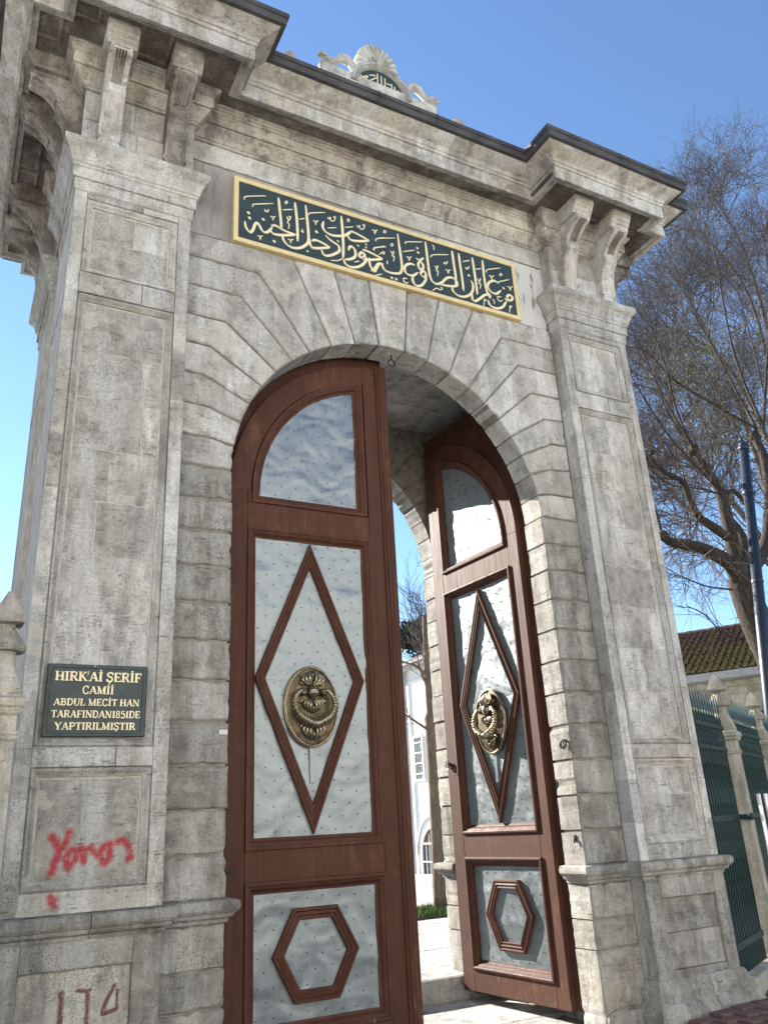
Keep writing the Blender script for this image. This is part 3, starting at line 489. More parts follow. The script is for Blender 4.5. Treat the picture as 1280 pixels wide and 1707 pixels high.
    if full and s < 0: paint_grid([-3.083, -2.387], [.367, .953], -.155, 'gr2', M['graffiti2'], 'plinth_panel', 1)
    else:
        stone(rect(2.387, 2.74, .367, .66), yP + .03, -.05, pm, 'plinth_stone', .004); stone(rect(2.744, 3.083, .367, .66), yP + .03, -.05, pm, 'plinth_stone', .004); stone(rect(2.387, 3.083, .664, .953), yP + .032, -.05, pm, 'plinth_stone', .004)
    MB().box(*sorted((s * 3.1, s * 3.236)), *sorted((W(0, 0, -.05)[1], W(0, 0, .88)[1])), .2, 1.119, .008).build('plinth_stone', pm, gate)
def paint_grid(xr, zr, y, key, mat, nm, cell=0):
    n, m = 84, 96; vs = []; w_ = []
    for j in range(m + 1):
        for i in range(n + 1):
            x = xr[0] + (xr[1] - xr[0]) * i / n; z = zr[0] + (zr[1] - zr[0]) * j / m; P = Vector((x, z)); best = 0
            for wd, pts in DATA[key]:
                r = wd / 2.977 * .0052 * (.34 if key == 'gr' else .42) * (1 + .35 * noise.noise(Vector((x * 25, z * 25, 3))))
                pp = [Vector(p) for p in pts]
                for a, b in zip(pp[:-1], pp[1:]):
                    t = max(0, min(1, (P - a).dot(b - a) / max(1e-9, (b - a).length_squared))); d = (P - a.lerp(b, t)).length
                    v = max(0, min(1, 1.15 - (d / r - .45) * (.62 if key == 'gr' else 2.2))); best = max(best, v)
            e = min(i, n - i, j, m - j); dd = 0 if e else .004
            vs.append((x, y + dd + .0022 * noise.noise(Vector((x * 14, z * 14, 1))), z)); w_.append(best)
    fs = [(j * (n + 1) + i, j * (n + 1) + i + 1, (j + 1) * (n + 1) + i + 1, (j + 1) * (n + 1) + i) for j in range(m) for i in range(n)]
    o = MB().add(vs, fs).build(nm, mat, gate, recalc=False)
    at = o.data.attributes.new('paint', 'FLOAT', 'POINT'); at.data.foreach_set('value', w_)
for s in (-1, 1):
    for rear in (False, True): pilaster(s, rear)
# splayed weather-worn footing
FOOT = [(-.02, .31), (.03, .30), (.055, .24), (.075, .2), (.07, .15), (.11, .11), (.14, .04), (.15, -.12)]
for path in ([(2.2, 0.0), (2.2, -.17), (3.23, -.17), (3.23, .88)],): 
    for pth in (path, mir(path)): sweep_blocks('footing_stone', pth, FOOT, M['stone_rough'], gate, False, .55, .006, .08, .008)
for s in (-1, 1): MB().prism([(s * 1.7, -.08), (s * 2.2, -.08), (s * 2.2, .10), (s * 2.0, .085), (s * 1.83, .12), (s * 1.705, .07)], -.055, .02, XZ, ch=.03, jit=.01, seg=.05).build('footing_stone', M['stone_rough'], gate)
# capitals
CAP = [(0, 7.118), (.016, 7.13), (.016, 7.24), (.036, 7.243), (.036, 7.352), (.05, 7.36), (.05, 7.385), (.062, 7.392), (.065, 7.41), (.075, 7.45), (.10, 7.50), (.128, 7.53), (.134, 7.545), (.141, 7.55), (.141, 7.606), (.02, 7.614)]
cR = [(2.2, .0), (2.2, -.17), (3.23, -.17), (3.23, .88), (3.08, .88)]
cB = [(3.08, 1.64), (3.23, 1.64), (3.23, 2.69), (2.2, 2.69), (2.2, 2.52)]
for path in (cR, mir(cR), cB, mir(cB)): sweep_blocks('capital_block', path, CAP, M['stone'], gate, False, .75, .0035, .08)
# ---------------------------------------------------------------- core masses
for s in (-1, 1):
    MB().box(*sorted((s * 2.02, s * 3.075)), .03, 2.49, -.1, 8.66).build('core_wall', M['stone'], gate)
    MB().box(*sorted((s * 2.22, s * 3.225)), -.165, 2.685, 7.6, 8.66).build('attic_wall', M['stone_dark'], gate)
    MB().box(*sorted((s * 1.95, s * 2.03)), .28, 2.22, -.1, 6.9).build('passage_wall', M['stone'], gate)
MB().box(-2.25, 2.25, .31, 2.2, 6.95, 8.66).build('core_wall', M['stone'], gate)
for i, (a, b) in enumerate(((-1.96, -.66), (-.655, .655), (.66, 1.96))):
    for c, e in ((.29, .92), (.925, 1.58), (1.585, 2.21)): MB().box(a, b, c, e, 6.72 + jt(.004), 6.96, .006).build('ceiling_slab', M['stone'], gate)
# back of the front wall and front of the rear wall above the arches
# frieze with the white-washed patch, faces of the attic stones
MB().box(-2.2, 2.2, .018, .30, 7.172, 8.06).build('frieze', M['frieze'], gate)
MB().box(-2.2, 2.2, 2.2, 2.50, 7.172, 8.3).build('frieze', M['stone'], gate)
for s in (-1, 1):
    for a, b in ((7.612, 7.95), (7.953, 8.30)):
        c = 2.70 + jt(.1)
        for x0, x1 in ((2.2, c - .002), (c + .002, 3.23)): MB().prism([(s * x, z) for x, z in rect(x0, x1, a + .002, b)], -.17, -.12, XZ, ch=.004, jit=.002).build('attic_stone', M['stone'], gate)
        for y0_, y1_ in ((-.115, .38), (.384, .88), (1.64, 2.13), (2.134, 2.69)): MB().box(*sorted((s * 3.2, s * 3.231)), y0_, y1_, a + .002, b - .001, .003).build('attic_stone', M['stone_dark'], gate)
        MB().box(*sorted((s * 2.199, s * 2.24)), -.12, .02, a + .002, b - .001).build('attic_stone', M['stone'], gate)
BED = [(0, 8.06), (.006, 8.062), (.006, 8.30), (.022, 8.305), (.024, 8.325), (.04, 8.335), (.055, 8.36), (.085, 8.405), (.115, 8.44), (.12, 8.455), (.145, 8.457), (.145, 8.59), (.16, 8.595), (.165, 8.61), (.185, 8.62), (.188, 8.635), (.205, 8.64), (.205, 8.675)]
half = [(2.2, 0), (2.2, -.17), (3.23, -.17), (3.23, .88), (3.08, .88), (3.08, 1.64), (3.23, 1.64), (3.23, 2.69), (2.2, 2.69), (2.2, 2.52)]
body = half + [(-x, y) for x, y in half[::-1]]
BEDa = [p for p in BED if p[1] >= 8.30]; BEDa = [(0, 8.298)] + BEDa
sweep_blocks('bed_moulding', body, BEDa, M['stone_bed'], gate, True, 1.35, .0035, .05)
MB().prism(rect(-2.2, 2.2, 8.062, 8.298), -.005, .06, XZ, ch=.003, jit=.001).build('fascia_band', M['stone'], gate)
# corona, cyma and lead capping; the plan steps out over each pilaster and again along the sides
hc = [(1.82, -.45), (1.82, -.876), (3.52, -.876), (3.52, -.63), (3.80, -.63), (3.80, 3.15), (3.52, 3.15), (3.52, 3.396), (1.82, 3.396), (1.82, 2.97)]
cor = hc + [(-x, y) for x, y in hc[::-1]]
COR = [(-.05, 8.66), (-.04, 8.63), (0, 8.622), (0, 8.79), (.018, 8.795), (.018, 8.835), (.032, 8.84), (.032, 8.868), (.045, 8.885), (.09, 8.905), (.16, 8.935), (.205, 8.965), (.215, 8.985), (.215, 9.0)]
sweep_blocks('cornice_block', cor, COR, M['stone_corona'], gate, True, 1.25, .004, .10, .003)
LEAD = [(.17, 8.957), (.236, 8.955), (.240, 9.03), (.256, 9.036), (.258, 9.083), (.235, 9.09), (0, 9.12), (-.3, 9.16)]
mb = MB(); sweep(mb, cor, LEAD, PL, True); mb.build('lead_flashing', M['lead'], gate)
for i in range(len(cor)):
    A, B = Vector(cor[i]), Vector(cor[(i + 1) % len(cor)]); L = (B - A).length; e = (B - A) / L; nn = Vector((e.y, -e.x))
    for j in range(1, int(L / .9) + 1):
        p = A + e * (L * j / (int(L / .9) + 1)); mb = MB()
        for z0, z1, o in ((8.96, 9.035, .243), (9.033, 9.090, .261)):
            c = p + nn * o; a = c - e * .009; b = c + e * .009; d = nn * .01
            mb.loft([[(v.x, v.y, z) for v in (a - d, b - d, b, a)] for z in (z0, z1)])
        mb.build('lead_seam', M['lead'], gate)
mb = MB(); mb.prism(cor, 9.08, 8.9, PL, ch=0, jit=0, seg=0); mb.build('lead_roof', M['lead'], gate)
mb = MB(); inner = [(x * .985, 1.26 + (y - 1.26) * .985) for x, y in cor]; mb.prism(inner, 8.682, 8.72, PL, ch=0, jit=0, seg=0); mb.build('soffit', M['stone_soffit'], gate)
# sunk coffers of the soffit between the brackets: raised borders
def border(x0, x1, y0, y1):
    mb = MB(); P = [(x0, y0), (x1, y0), (x1, y1), (x0, y1)]
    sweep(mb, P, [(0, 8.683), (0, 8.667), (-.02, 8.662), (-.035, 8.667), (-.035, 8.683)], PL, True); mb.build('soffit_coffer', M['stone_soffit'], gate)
for s in (-1, 1):
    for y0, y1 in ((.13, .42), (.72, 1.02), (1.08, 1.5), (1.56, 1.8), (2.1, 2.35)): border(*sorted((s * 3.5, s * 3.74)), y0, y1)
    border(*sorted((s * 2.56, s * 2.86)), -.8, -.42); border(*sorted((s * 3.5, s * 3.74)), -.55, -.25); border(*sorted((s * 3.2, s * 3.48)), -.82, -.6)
# ---------------------------------------------------------------- brackets
SC = [(0, 7.615), (.075, 7.615), (.078, 7.66), (.095, 7.74), (.115, 7.82), (.128, 7.90), (.14, 7.98), (.165, 8.06), (.20, 8.115), (.235, 8.145), (.235, 8.165), (.215, 8.18), (.24, 8.25), (.285, 8.31), (.345, 8.36), (.405, 8.39), (.45, 8.40), (.475, 8.42), (.48, 8.45), (.46, 8.475), (.44, 8.50), (0, 8.50)]
ABA = [(0, 8.478), (.455, 8.48), (.46, 8.51), (.485, 8.53), (.49, 8.555), (.515, 8.575), (.52, 8.60), (.54, 8.61), (.54, 8.684), (0, 8.684)]
def bracket(org, d, BM=None):
    BM = BM or M['stone_corona']
    """org: foot on the wall; d: outward direction; width runs across"""
    D = Vector(d); A = Vector((-D.y, D.x, 0)); O = Vector(org)
    fm = lambda w_: (lambda p: tuple(O + D * p[0] + A * w_ + Vector((0, 0, p[1])))) 
    mb = MB(); hw = .098
    rings = [[fm(w_)((p[0] + o if 0 < p[0] else p[0], p[1])) for p in SC] for w_, o in ((-hw, -.006), (-hw + .006, 0), (-hw + .03, 0), (-hw + .034, -.009), (hw - .034, -.009), (hw - .03, 0), (hw - .006, 0), (hw, -.006))]
    mb.loft(rings); b = mb.build('bracket', BM, gate)
    mb = MB(); mb.loft([[fm(w_)((p[0] - o if p[0] > 0 else 0, p[1])) for p in ABA] for w_, o in ((-.145, .02), (-.135, 0), (.135, 0), (.145, .02))]); mb.build('bracket_cap', BM, b)
    mb = MB()
    for w_ in (-hw - .004, hw + .004):      # carved spiral eye on each flank
        for (cx, cz, r) in ((.415, 8.437, .033), (.10, 7.70, .022)):
            pts = [tuple(O + D * (cx + r * (1 - t / 18) * math.cos(t * .75)) + A * w_ + Vector((0, 0, cz + r * (1 - t / 18) * math.sin(t * .75)))) for t in range(15)]
            mb.tube(pts, .007, 5)
    mb.build('bracket_scroll', BM, b)['kind'] = 'stuff'
    mb = MB()
    for w_ in (-.038, -.013, .013, .038): mb.tube([tuple(O + D * (p[0] + .0) + A * w_ + Vector((0, 0, p[1]))) for p in SC[12:18]], .009, 5)
    mb.build('bracket_fluting', M['stone_dark'], b)['kind'] = 'stuff'
for s in (-1, 1):
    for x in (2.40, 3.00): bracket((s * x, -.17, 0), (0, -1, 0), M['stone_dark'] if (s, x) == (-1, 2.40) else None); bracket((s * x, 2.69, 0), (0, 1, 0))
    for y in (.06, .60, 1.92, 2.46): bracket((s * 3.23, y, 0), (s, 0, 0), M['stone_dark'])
# ---------------------------------------------------------------- crest on the roof
crest = MB().box(-.80, .76, -.16, .1, 9.1, 9.93, .01).build('crest_base', M['stone_corona'], gate)
cz = 9.93 - .18; cr = .40
mb = MB(); P = [(math.cos(R(a)), math.sin(R(a))) for a in range(0, 181, 9)]
mb.loft([[(-.01 + x * r, y_, cz + .07 + z * r * 1.02) for r, y_ in ((.31, -.15), (.325, -.18), (.345, -.165), (.36, -.19), (.40, -.18), (.42, -.12), (.42, .06), (.31, .06))] for x, z in P]); mb.build('crest_arch', M['stone'], crest)
MB().prism([(-.01 + x * .32, cz + .07 + z * .32) for x, z in P] + [(-.33, 9.5), (.31, 9.5)], -.145, .05, XZ, ch=.002, jit=0, seg=0).build('crest_board', M['board'], crest)
mb = MB()
for st in DATA['crest']: ribbon(mb, st, .013, -.153, -.144, False)
mb.build('crest_lettering', M['goldl'], crest)
mb = MB(); n = 13; c0 = Vector((-.01, 10.27))
vs = []; NA = n * 8
def srad(a): return .335 + .03 * math.sin(a) ** 2 + .012 * abs(math.sin((a - R(-20)) / R(220) * math.pi * n))
rl_ = ((.02, 0, .06), (.10, .3, .075), (.2, .7, .10), (.28, 1, .105), (.33, 1, .085), (1, .5, .05))
for j, (r, kk, dp) in enumerate(rl_):
    for i in range(NA + 1):
        a = R(-20 + 220 * i / NA); rr = srad(a) if r == 1 else r; vs.append((c0.x + math.cos(a) * rr * .80, -dp - .035 * kk * abs(math.sin(i / NA * math.pi * n)), c0.y + math.sin(a) * rr * 1.0))
for i in range(NA + 1): a = R(-20 + 220 * i / NA); vs.append((c0.x + math.cos(a) * srad(a) * .80, .04, c0.y + math.sin(a) * srad(a)))
m_ = NA + 1; mb.add(vs, [(j * m_ + i, j * m_ + i + 1, (j + 1) * m_ + i + 1, (j + 1) * m_ + i) for j in range(len(rl_)) for i in range(NA)])
mb.build('crest_shell', M['stone'], crest)
for s in (-1, 1):
    mb = MB()
    pts = [(s * (.02 + .055 + .035 * math.cos(t * .7) * (1 - t / 14)), -.15, 10.31 + .035 * math.sin(t * .7) * (1 - t / 14)) for t in range(11)]; mb.tube(pts, .013, 6)
    mb.tube([(s * .33, -.13, 9.95), (s * .36, -.13, 10.03), (s * .4, -.13, 10.10), (s * .46, -.13, 10.135), (s * .53, -.13, 10.11), (s * .58, -.13, 10.05), (s * .64, -.13, 10.0), (s * .70, -.13, 10.01)], [.03, .04, .045, .05, .05, .045, .045, .03], 7, mod=lambda t, L: 1 + .22 * math.sin(L * 90))
    mb.tube([(s * (.745 + .055 * math.cos(t * .8) * (1 - t / 12)), -.13, 10.03 + .055 * math.sin(t * .8) * (1 - t / 12)) for t in range(9)][::-1], [.015, .02, .024, .028, .03, .032, .035, .03, .02], 7, mod=lambda t, L: 1 + .25 * math.sin(L * 110))
    mb.box(*sorted((s * .33, s * .78)), -.15, .02, 9.91, 9.945, .006)
    for k in range(5): mb.ball((s * (.45 + .05 * k), -.15, 10.11 - .02 * k - .01 * (k % 2)), .022, 6, 5)
    mb.build('crest_scroll', M['stone'], crest)['kind'] = 'stuff'
mb = MB(); mb.ball((0, -.17, 10.21), .035, 8, 5)
for s in (-1, 1): mb.ball((s * .05, -.17, 10.2), .025, 8, 5); mb.ball((s * .09, -.16, 10.185), .02, 8, 5)
mb.build('crest_flower', M['fence_stone'], crest)
for x in (-1.12, 1.15): MB().box(x - .07, x + .07, -.1, .1, 9.1, 9.85, .02).ball((x, 0, 9.95), .09, 10, 7, (1, 1, .9)).build('roof_knob', M['fence_stone'], gate)
# iron fittings let into the stone
def ring(c, r, t, axis, name='iron_ring'):
    A = {'x': (Vector((0, 1, 0)), Vector((0, 0, 1))), 'y': (Vector((1, 0, 0)), Vector((0, 0, 1)))}[axis]
    pts = [Vector(c) + (A[0] * math.cos(a * math.pi / 8) + A[1] * math.sin(a * math.pi / 8)) * r for a in range(17)]
    mb = MB(); mb.tube(pts, t, 6, False); return mb
ring((1.665, .07, 2.36), .038, .009, 'x').tube([(1.72, .07, 2.395), (1.655, .07, 2.395)], .011, 6).build('iron_ring', M['iron'], gate)
ring((1.66, .085, 2.352), .03, .007, 'x').build('iron_ring', M['iron'], gate)
ring((.06, .14, 6.29), .04, .008, 'y').tube([(.06, .14, 6.4), (.06, .14, 6.325)], .008, 6).build('arch_hook', M['iron'], gate)
MB().box(1.685, 1.72, .085, .125, 1.48, 1.54, .006).tube([(1.70, .1, 1.52), (1.675, .1, 1.5), (1.67, .1, 1.47)], .008, 6).build('hinge_stub', M['iron'], gate)
MB().box(-1.775, -1.7 - .01, -.006, -.001, 2.44, 2.475).build('sticker', M['sticker'], gate)
MB().tube([(-1.68, .06, 1.44), (-1.60, .12, 1.445)], .008, 6).build('iron_pin', M['green_iron'], gate)
# ---------------------------------------------------------------- door leaves
def hexa(cx, cz, w_, h): return [(cx - w_ / 2, cz), (cx - w_ / 4 - .005, cz - h / 2), (cx + w_ / 4 + .005, cz - h / 2), (cx + w_ / 2, cz), (cx + w_ / 4 + .005, cz + h / 2), (cx - w_ / 4 - .005, cz + h / 2)]
def door(s, hinge, rz, label):
    fm = lambda a, b, h: (s * a, h, b)
    def B(mb, nm, mat, par=None, smooth=False): return mb.build(nm, mat, par, smooth)
    def bx(mb, u0, u1, y0, y1, z0, z1, ch=0): return mb.box(*sorted((s * u0, s * u1)), y0, y1, z0, z1, ch)
    # backing leaf is the part, the rest its sub-parts
    mb = MB(); bx(mb, -.03, 1.755 if s > 0 else 1.77, .058, .125, .055, 6.5, .004); leaf = mb.build('door', M['wood'], gate, loc=hinge, rot=(0, 0, rz)); leaf['label'] = label
    RF = 1.62; cx = 1.70
    F0 = .0                                  # face of the framing
    def fr(poly, nm, y=F0, seg=0):
        mb = MB(); mb.prism(poly, y, .06, fm, ch=.0035, jit=0, seg=seg); return mb.build(nm, M['wood'], leaf)
    # stiles, rails
    fr([(.08, .055), (.25, .055), (.25, ZS)] + [(cx - 1.41 * math.cos(R(a)) - .0, ZS + 1.41 * math.sin(R(a))) for a in ()] + [(.08, ZS)], 'stile')
    fr([(1.50, .055), (1.695, .055), (1.695, ZS + math.sqrt(RF ** 2 - (cx - 1.695) ** 2)), (1.5, ZS + math.sqrt(RF ** 2 - .2 ** 2))], 'stile')
    for a, b in ((.055, .262), (1.345, 1.578), (4.325, 4.568)): fr(rect(.2515, 1.4985, a, b), 'rail', .001)
    o_ = [(cx - RF * math.cos(R(a)), ZS + RF * math.sin(R(a))) for a in range(0, 81, 5) if cx - RF * math.cos(R(a)) < 1.49] + [(1.4985, ZS + math.sqrt(RF ** 2 - (cx - 1.4985) ** 2))]
    i_ = [(1.4985, ZS + math.sqrt(1.415 ** 2 - (cx - 1.4985) ** 2))] + [(cx - 1.415 * math.cos(R(a)), ZS + 1.415 * math.sin(R(a))) for a in range(80, -1, -5) if cx - 1.415 * math.cos(R(a)) < 1.49]
    fr(o_ + i_ , 'arched_rail', .001)
    fr([(.252, 4.566), (.30, 4.566), (.292, ZS), (.252, ZS)], 'rail', .0015)
    # bolection mouldings round the three openings
    MO = [(0, -.001), (0, -.013), (-.006, -.019), (-.022, -.021), (-.032, -.015), (-.036, -.006), (-.05, .0), (-.062, .014), (-.072, .032), (-.078, .036), (-.092, .040), (-.094, .046)]
    def mould(path, nm='panel_frame'):
        mb = MB(); ms_ = miters(path, True); sweep(mb, path, MO, fm, True); mb.build(nm, M['wood'], leaf)
    lo, mi_, = (.25, 1.50, .26, 1.347), (.25, 1.50, 1.576, 4.327)
    for (a, b, c, d) in (lo, mi_): mould([(a, c), (b, c), (b, d), (a, d)])
    ra = 1.41; zt = lambda u, r: ZS + math.sqrt(max(0, r * r - (cx - u) ** 2))
    apth = [(cx - 1.445, 4.566), (1.48, 4.566), (1.48, zt(1.48, ra))] + [(cx - ra * math.cos(R(a)), ZS + ra * math.sin(R(a))) for a in range(78, 0, -6)] + [(cx - ra, ZS)]
    apth[0] = (cx - ra, 4.566); mould(apth)
    # dented sheets
    def sheet(f, x0, x1, z0, z1, seed, amp=1.):
        nx = 44; nz = max(8, int((z1 - z0) / .024)); vs = []; fs = []; keep = {}
        for j in range(nz + 1):
            for i in range(nx + 1):
                u = x0 + (x1 - x0) * i / nx; z = z0 + (z1 - z0) * j / nz
                p = Vector((u * 2.2 + seed * 7, z * 4.6 + noise.noise(Vector((u * 3, z * 3, seed))) * .9, seed))
                q = noise.noise(p) * (.0075 if s > 0 else .0055) + (1 - abs(noise.noise(p * 2.1 + Vector((5, 1, 2))))) ** 3 * .004 + noise.noise(p * 4.2) * .0022
                vs.append(fm(u, z, .047 - amp * q)); keep[len(vs) - 1] = f(u, z)
        for j in range(nz):
            for i in range(nx):
                q = (j * (nx + 1) + i, j * (nx + 1) + i + 1, (j + 1) * (nx + 1) + i + 1, (j + 1) * (nx + 1) + i)
                if any(keep[v] for v in q): fs.append(q)
        mb = MB().add(vs, fs); mb.build('metal_sheet', M['sheet'], leaf, True)
        nb = MB(); dz = .14; j = 0; z = z0 + .05
        while z < z1 - .02:
            u = x0 + .035 + (.07 if j % 2 else 0)
            while u < x1 - .02:
                if f(u, z):
                    uu, zz = u + jt(.012), z + jt(.012); nb.loft([[fm(uu + r * math.cos(k * 1.0472), zz + r * math.sin(k * 1.0472), y_) for k in range(6)] for r, y_ in ((.0052, .043), (.0042, .0345), (.0015, .0335))])
                u += .14
            z += dz * .72; j += 1
        o = nb.build('nails', M['nail'], leaf); o['kind'] = 'stuff'
    amp = 1.15 if s > 0 else 1.25
    inD = lambda u, z: True
    sheet(inD, .335, 1.415, .345, 1.262, 1 + s * 3, amp * .8)
    sheet(inD, .335, 1.415, 2.945, 4.24, 2 + s * 3, amp); sheet(inD, .335, 1.415, 1.66, 2.949, 4 + s * 3, amp * .9)
    sheet(lambda u, z: (cx - u) ** 2 + (z - ZS) ** 2 < 1.345 ** 2 or z < ZS + .05, .35, 1.40, 4.64, 5.98, 5 + s * 3, amp)
    # lozenge and hexagon of stacked ribs
    RIB = [(0, .046), (0, .012), (-.006, .004), (-.020, .002), (-.026, .010), (-.030, .016), (-.038, .010), (-.052, .004), (-.058, .010), (-.062, .018), (-.07, .014), (-.082, .010), (-.088, .018), (-.09, .046)]
    mb = MB(); sweep(mb, [(.855, 1.675), (1.378, 2.952), (.87, 4.222), (.335, 2.952)], RIB, fm, True); mb.build('diamond_moulding', M['wood'], leaf)
    mb = MB(); sweep(mb, [(p[0], p[1]) for p in hexa(.86, .80, .745, .665)], [(a * .98, b) for a, b in RIB], fm, True); mb.build('hexagon_moulding', M['wood'], leaf)
    # knocker
    kx, kz = .855, 2.72
    def el(r, n=40, y_=0): return [fm(kx + .252 * r * math.cos(2 * math.pi * k / n), kz + .348 * r * math.sin(2 * math.pi * k / n), y_) for k in range(n)]
    mb = MB(); mb.loft([el(1, 40, .046), el(1, 40, .022), el(.96, 40, .014), el(.90, 40, .010), el(.5, 40, .004), el(.02, 40, .002)]); mb.build('knocker_plate', M['plate'], leaf, True)
    mb = MB(); mb.tube(el(.965, 72, .008) + el(.965, 72, .008)[:1], .0085, 6, False, mod=lambda t, L: 1 + .3 * math.sin(L * 260)); mb.tube(el(1.0, 60, .02) + el(1.0, 60, .02)[:1], .007, 6, False); mb.build('knocker_rim', M['brass'], leaf, True)
    def palm(cz_, up, w_h, ln):
        m1 = MB(); m2 = MB()
        for i in (-3, -2, -1, 1, 2, 3):
            q = i / 3; pts = []
            for t in range(11):
                tt = t / 10; pts.append(fm(kx + w_h * q * math.sin(min(1, tt * 1.12) * math.pi * .78) ** .9, cz_ + up * ln * (tt * (1 - .22 * abs(q)) - .10 * abs(q) * math.sin(tt * math.pi)), -.006 - .024 * math.sin(tt * math.pi)))
            m1.tube(pts, [.005 + .0085 * math.sin((t / 10) ** .8 * math.pi) for t in range(11)], 8)
        m2.ball(fm(kx, cz_ + up * ln * .55, -.006), .028, 10, 7, (1, .6, 1.9))
        m1.ball(fm(kx, cz_ + up * ln * .62, -.026), .013, 10, 7)
        for sd in (-1, 1):
            pts = [fm(kx + sd * (.015 + .105 * t / 9), cz_ + up * (.012 + .016 * math.sin(t * .6) + (.012 * (t - 6) if t > 6 else 0)), -.012) for t in range(10)]
            m1.tube(pts, [.009, .009, .008, .008, .007, .007, .008, .010, .013, .007], 7)
        m1.build('knocker_leaf', M['brass'], leaf, True); m2.build('knocker_boss', M['brass_dark'], leaf, True)
    palm(kz + .175, 1, .098, .145); palm(kz + .058, -1, .085, .125); palm(kz - .150, -1, .098, .150)
    mb = MB(); mb.ball(fm(kx, kz + .12, -.030), .057, 16, 14, (1, .85, 1)); mb.build('knocker_ball', M['brass'], leaf, True)
    mb = MB()
    for k in range(7): mb.tube([fm(kx + .058 * math.cos(t) * math.cos((k - 3) * .33), kz + .12 + .057 * math.sin((k - 3) * .33), -.030 - .05 * math.sin(t) * math.cos((k - 3) * .33)) for t in [.2 + .34 * j for j in range(9)]], .0028, 5)
    mb.build('knocker_band', M['brass_dark'], leaf, True)
    mb = MB(); mf = MB()
    for sd in (-1, 1):
        c = (kx + sd * .097, kz + .118)
        mb.loft([[fm(c[0] + r * math.cos(k * .5236), c[1] + r * math.sin(k * .5236), y_) for k in range(12)] for r, y_ in ((.034, .005), (.034, -.045), (.029, -.052), (.026, -.048), (.002, -.048))])
        for k in range(8): mf.ball(fm(c[0] + .015 * math.cos(k * .7854), c[1] + .015 * math.sin(k * .7854), -.052), .0075, 6, 5)
    mb.build('knocker_hub', M['brass_dark'], leaf, True); mf.build('knocker_rosette', M['brass'], leaf, True)
    tilt = .10
    pts = []
    for k in range(145):
        a = R(52 - 284 * k / 144)
        X_, Z_ = .188 * math.cos(a), .155 * math.sin(a) * (1 if a > -.5 else 1.0); zz = kz + .012 + Z_ - (.018 * max(0, 1 - abs(X_) / .09) if Z_ < 0 else 0)
        pts.append(fm(kx + X_, zz, -.055 - (kz + .12 - zz) * tilt))
    rr = [.014 + .020 * (1 - abs(k - 72) / 72) ** .6 for k in range(145)]
    mb = MB(); mb.tube(pts, rr, 18, True, mod=lambda t, L: 1 + .30 * math.sin(t + (L * 215 if L < .43 else (.86 - L) * 215)) * min(1, max(0, (min(L, .86 - L) - .05) * 20))); mb.build('knocker_ring', M['brass'], leaf, True)
    mb = MB(); mb.box(*sorted((s * (kx - .022), s * (kx + .022))), .028, .047, 2.08, 2.38, .003); mb.build('knocker_strike_plate', M['sheet'], leaf)
    # lock side
    mb = MB(); zk = 1.52
    if s > 0:
        bx(mb, 1.665, 1.672, -.004, .0, zk, zk + .03); mb.ball(fm(1.6685, zk + .03, -.002), .012, 8, 6, (1, .3, 1)); mb.build('keyhole', M['iron'], leaf)
        # meeting-stile astragal with rounded ribs
        AS = [(-.055, .058), (-.055, -.012), (-.047, -.022), (-.038, -.024), (-.033, -.016), (-.028, -.024), (-.018, -.036), (-.004, -.038), (.004, -.030), (.010, -.036), (.02, -.040), (.034, -.038), (.040, -.028), (.046, -.032), (.056, -.034), (.066, -.026), (.07, -.016), (.07, .125)]
        mb = MB(); mb.loft([[fm(cx + a, z, b) for a, b in AS] for z in (.05, 1.5, 3.2, 4.8, 6.31)]); mb.build('astragal', M['wood'], leaf)
        mb = MB(); bx(mb, 1.765, 1.80, .05, .07, 1.42, 1.435); mb.build('latch', M['iron'], leaf)
    else:
        mb.tube([fm(1.66 + .032 * math.cos(a * .5236), 2.33 + .042 * math.sin(a * .5236), -.028) for a in range(13)], .006, 6, False); mb.ball(fm(1.655, 2.335, -.01), .024, 8, 6); mb.tube([fm(1.66, 2.30, -.01), fm(1.63, 2.285, -.05), fm(1.60, 2.27, -.06)], [.009, .008, .006], 6); mb.build('door_handle', M['iron'], leaf)
        mb = MB(); bx(mb, .75, 1.6, .06, .11, .03, .056); mb.build('weather_bar', M['iron'], leaf)
    for z in (.9, 2.0, 5.2): mb = MB(); mb.tube([fm(-.02, z - .07, .05), fm(-.02, z + .07, .05)], .016, 8); mb.build('hinge', M['iron'], leaf)
    return leaf
door(1, (-1.70, .332, 0), 0, 'shaded left door leaf, shut')
door(-1, (1.665, .332, 0), R(-86), 'sunlit right door leaf, swung inward')
# ================================================================ SIGNS ON THE GATE
ip = empty('inscription_panel', (0, 0, 0)); tag(ip, 'long dark teal inscription panel with gold calligraphy and gold frame above the arch', 'inscription')
MB().prism(rect(-1.70, 1.70, 7.21, 7.925), -.036, .018, XZ, ch=.001, jit=0, seg=0).build('board', M['board'], ip)
for a in (rect(-1.748, 1.748, 7.162, 7.2135), rect(-1.748, 1.748, 7.916, 7.968), rect(-1.748, -1.697, 7.2135, 7.916), rect(1.697, 1.748, 7.2135, 7.916)):
    MB().prism(a, -.046, .018, XZ, ch=.004, jit=0, seg=0).build('frame', M['gold'], ip)
mb = MB(); mt = MB()
for i, (wd, pts) in enumerate(DATA['strokes']):
    y = -.0400 - .0004 * (i % 9)
    if wd > .02: ribbon(mb, pts, wd * .92, y - .003, -.036, True, 7, pen=(.82, -.57))
    else: ribbon(mt, pts, wd * .85, y, -.036, True, 4)
for wd, (x, z) in DATA['dots']:
    r = wd * .62; mb.prism([(x - r * .95, z + r * .35), (x - r * .15, z - r * .85), (x + r * .95, z - r * .35), (x + r * .15, z + r * .85)], -.0432, -.036, XZ, ch=.002, jit=0, seg=0)
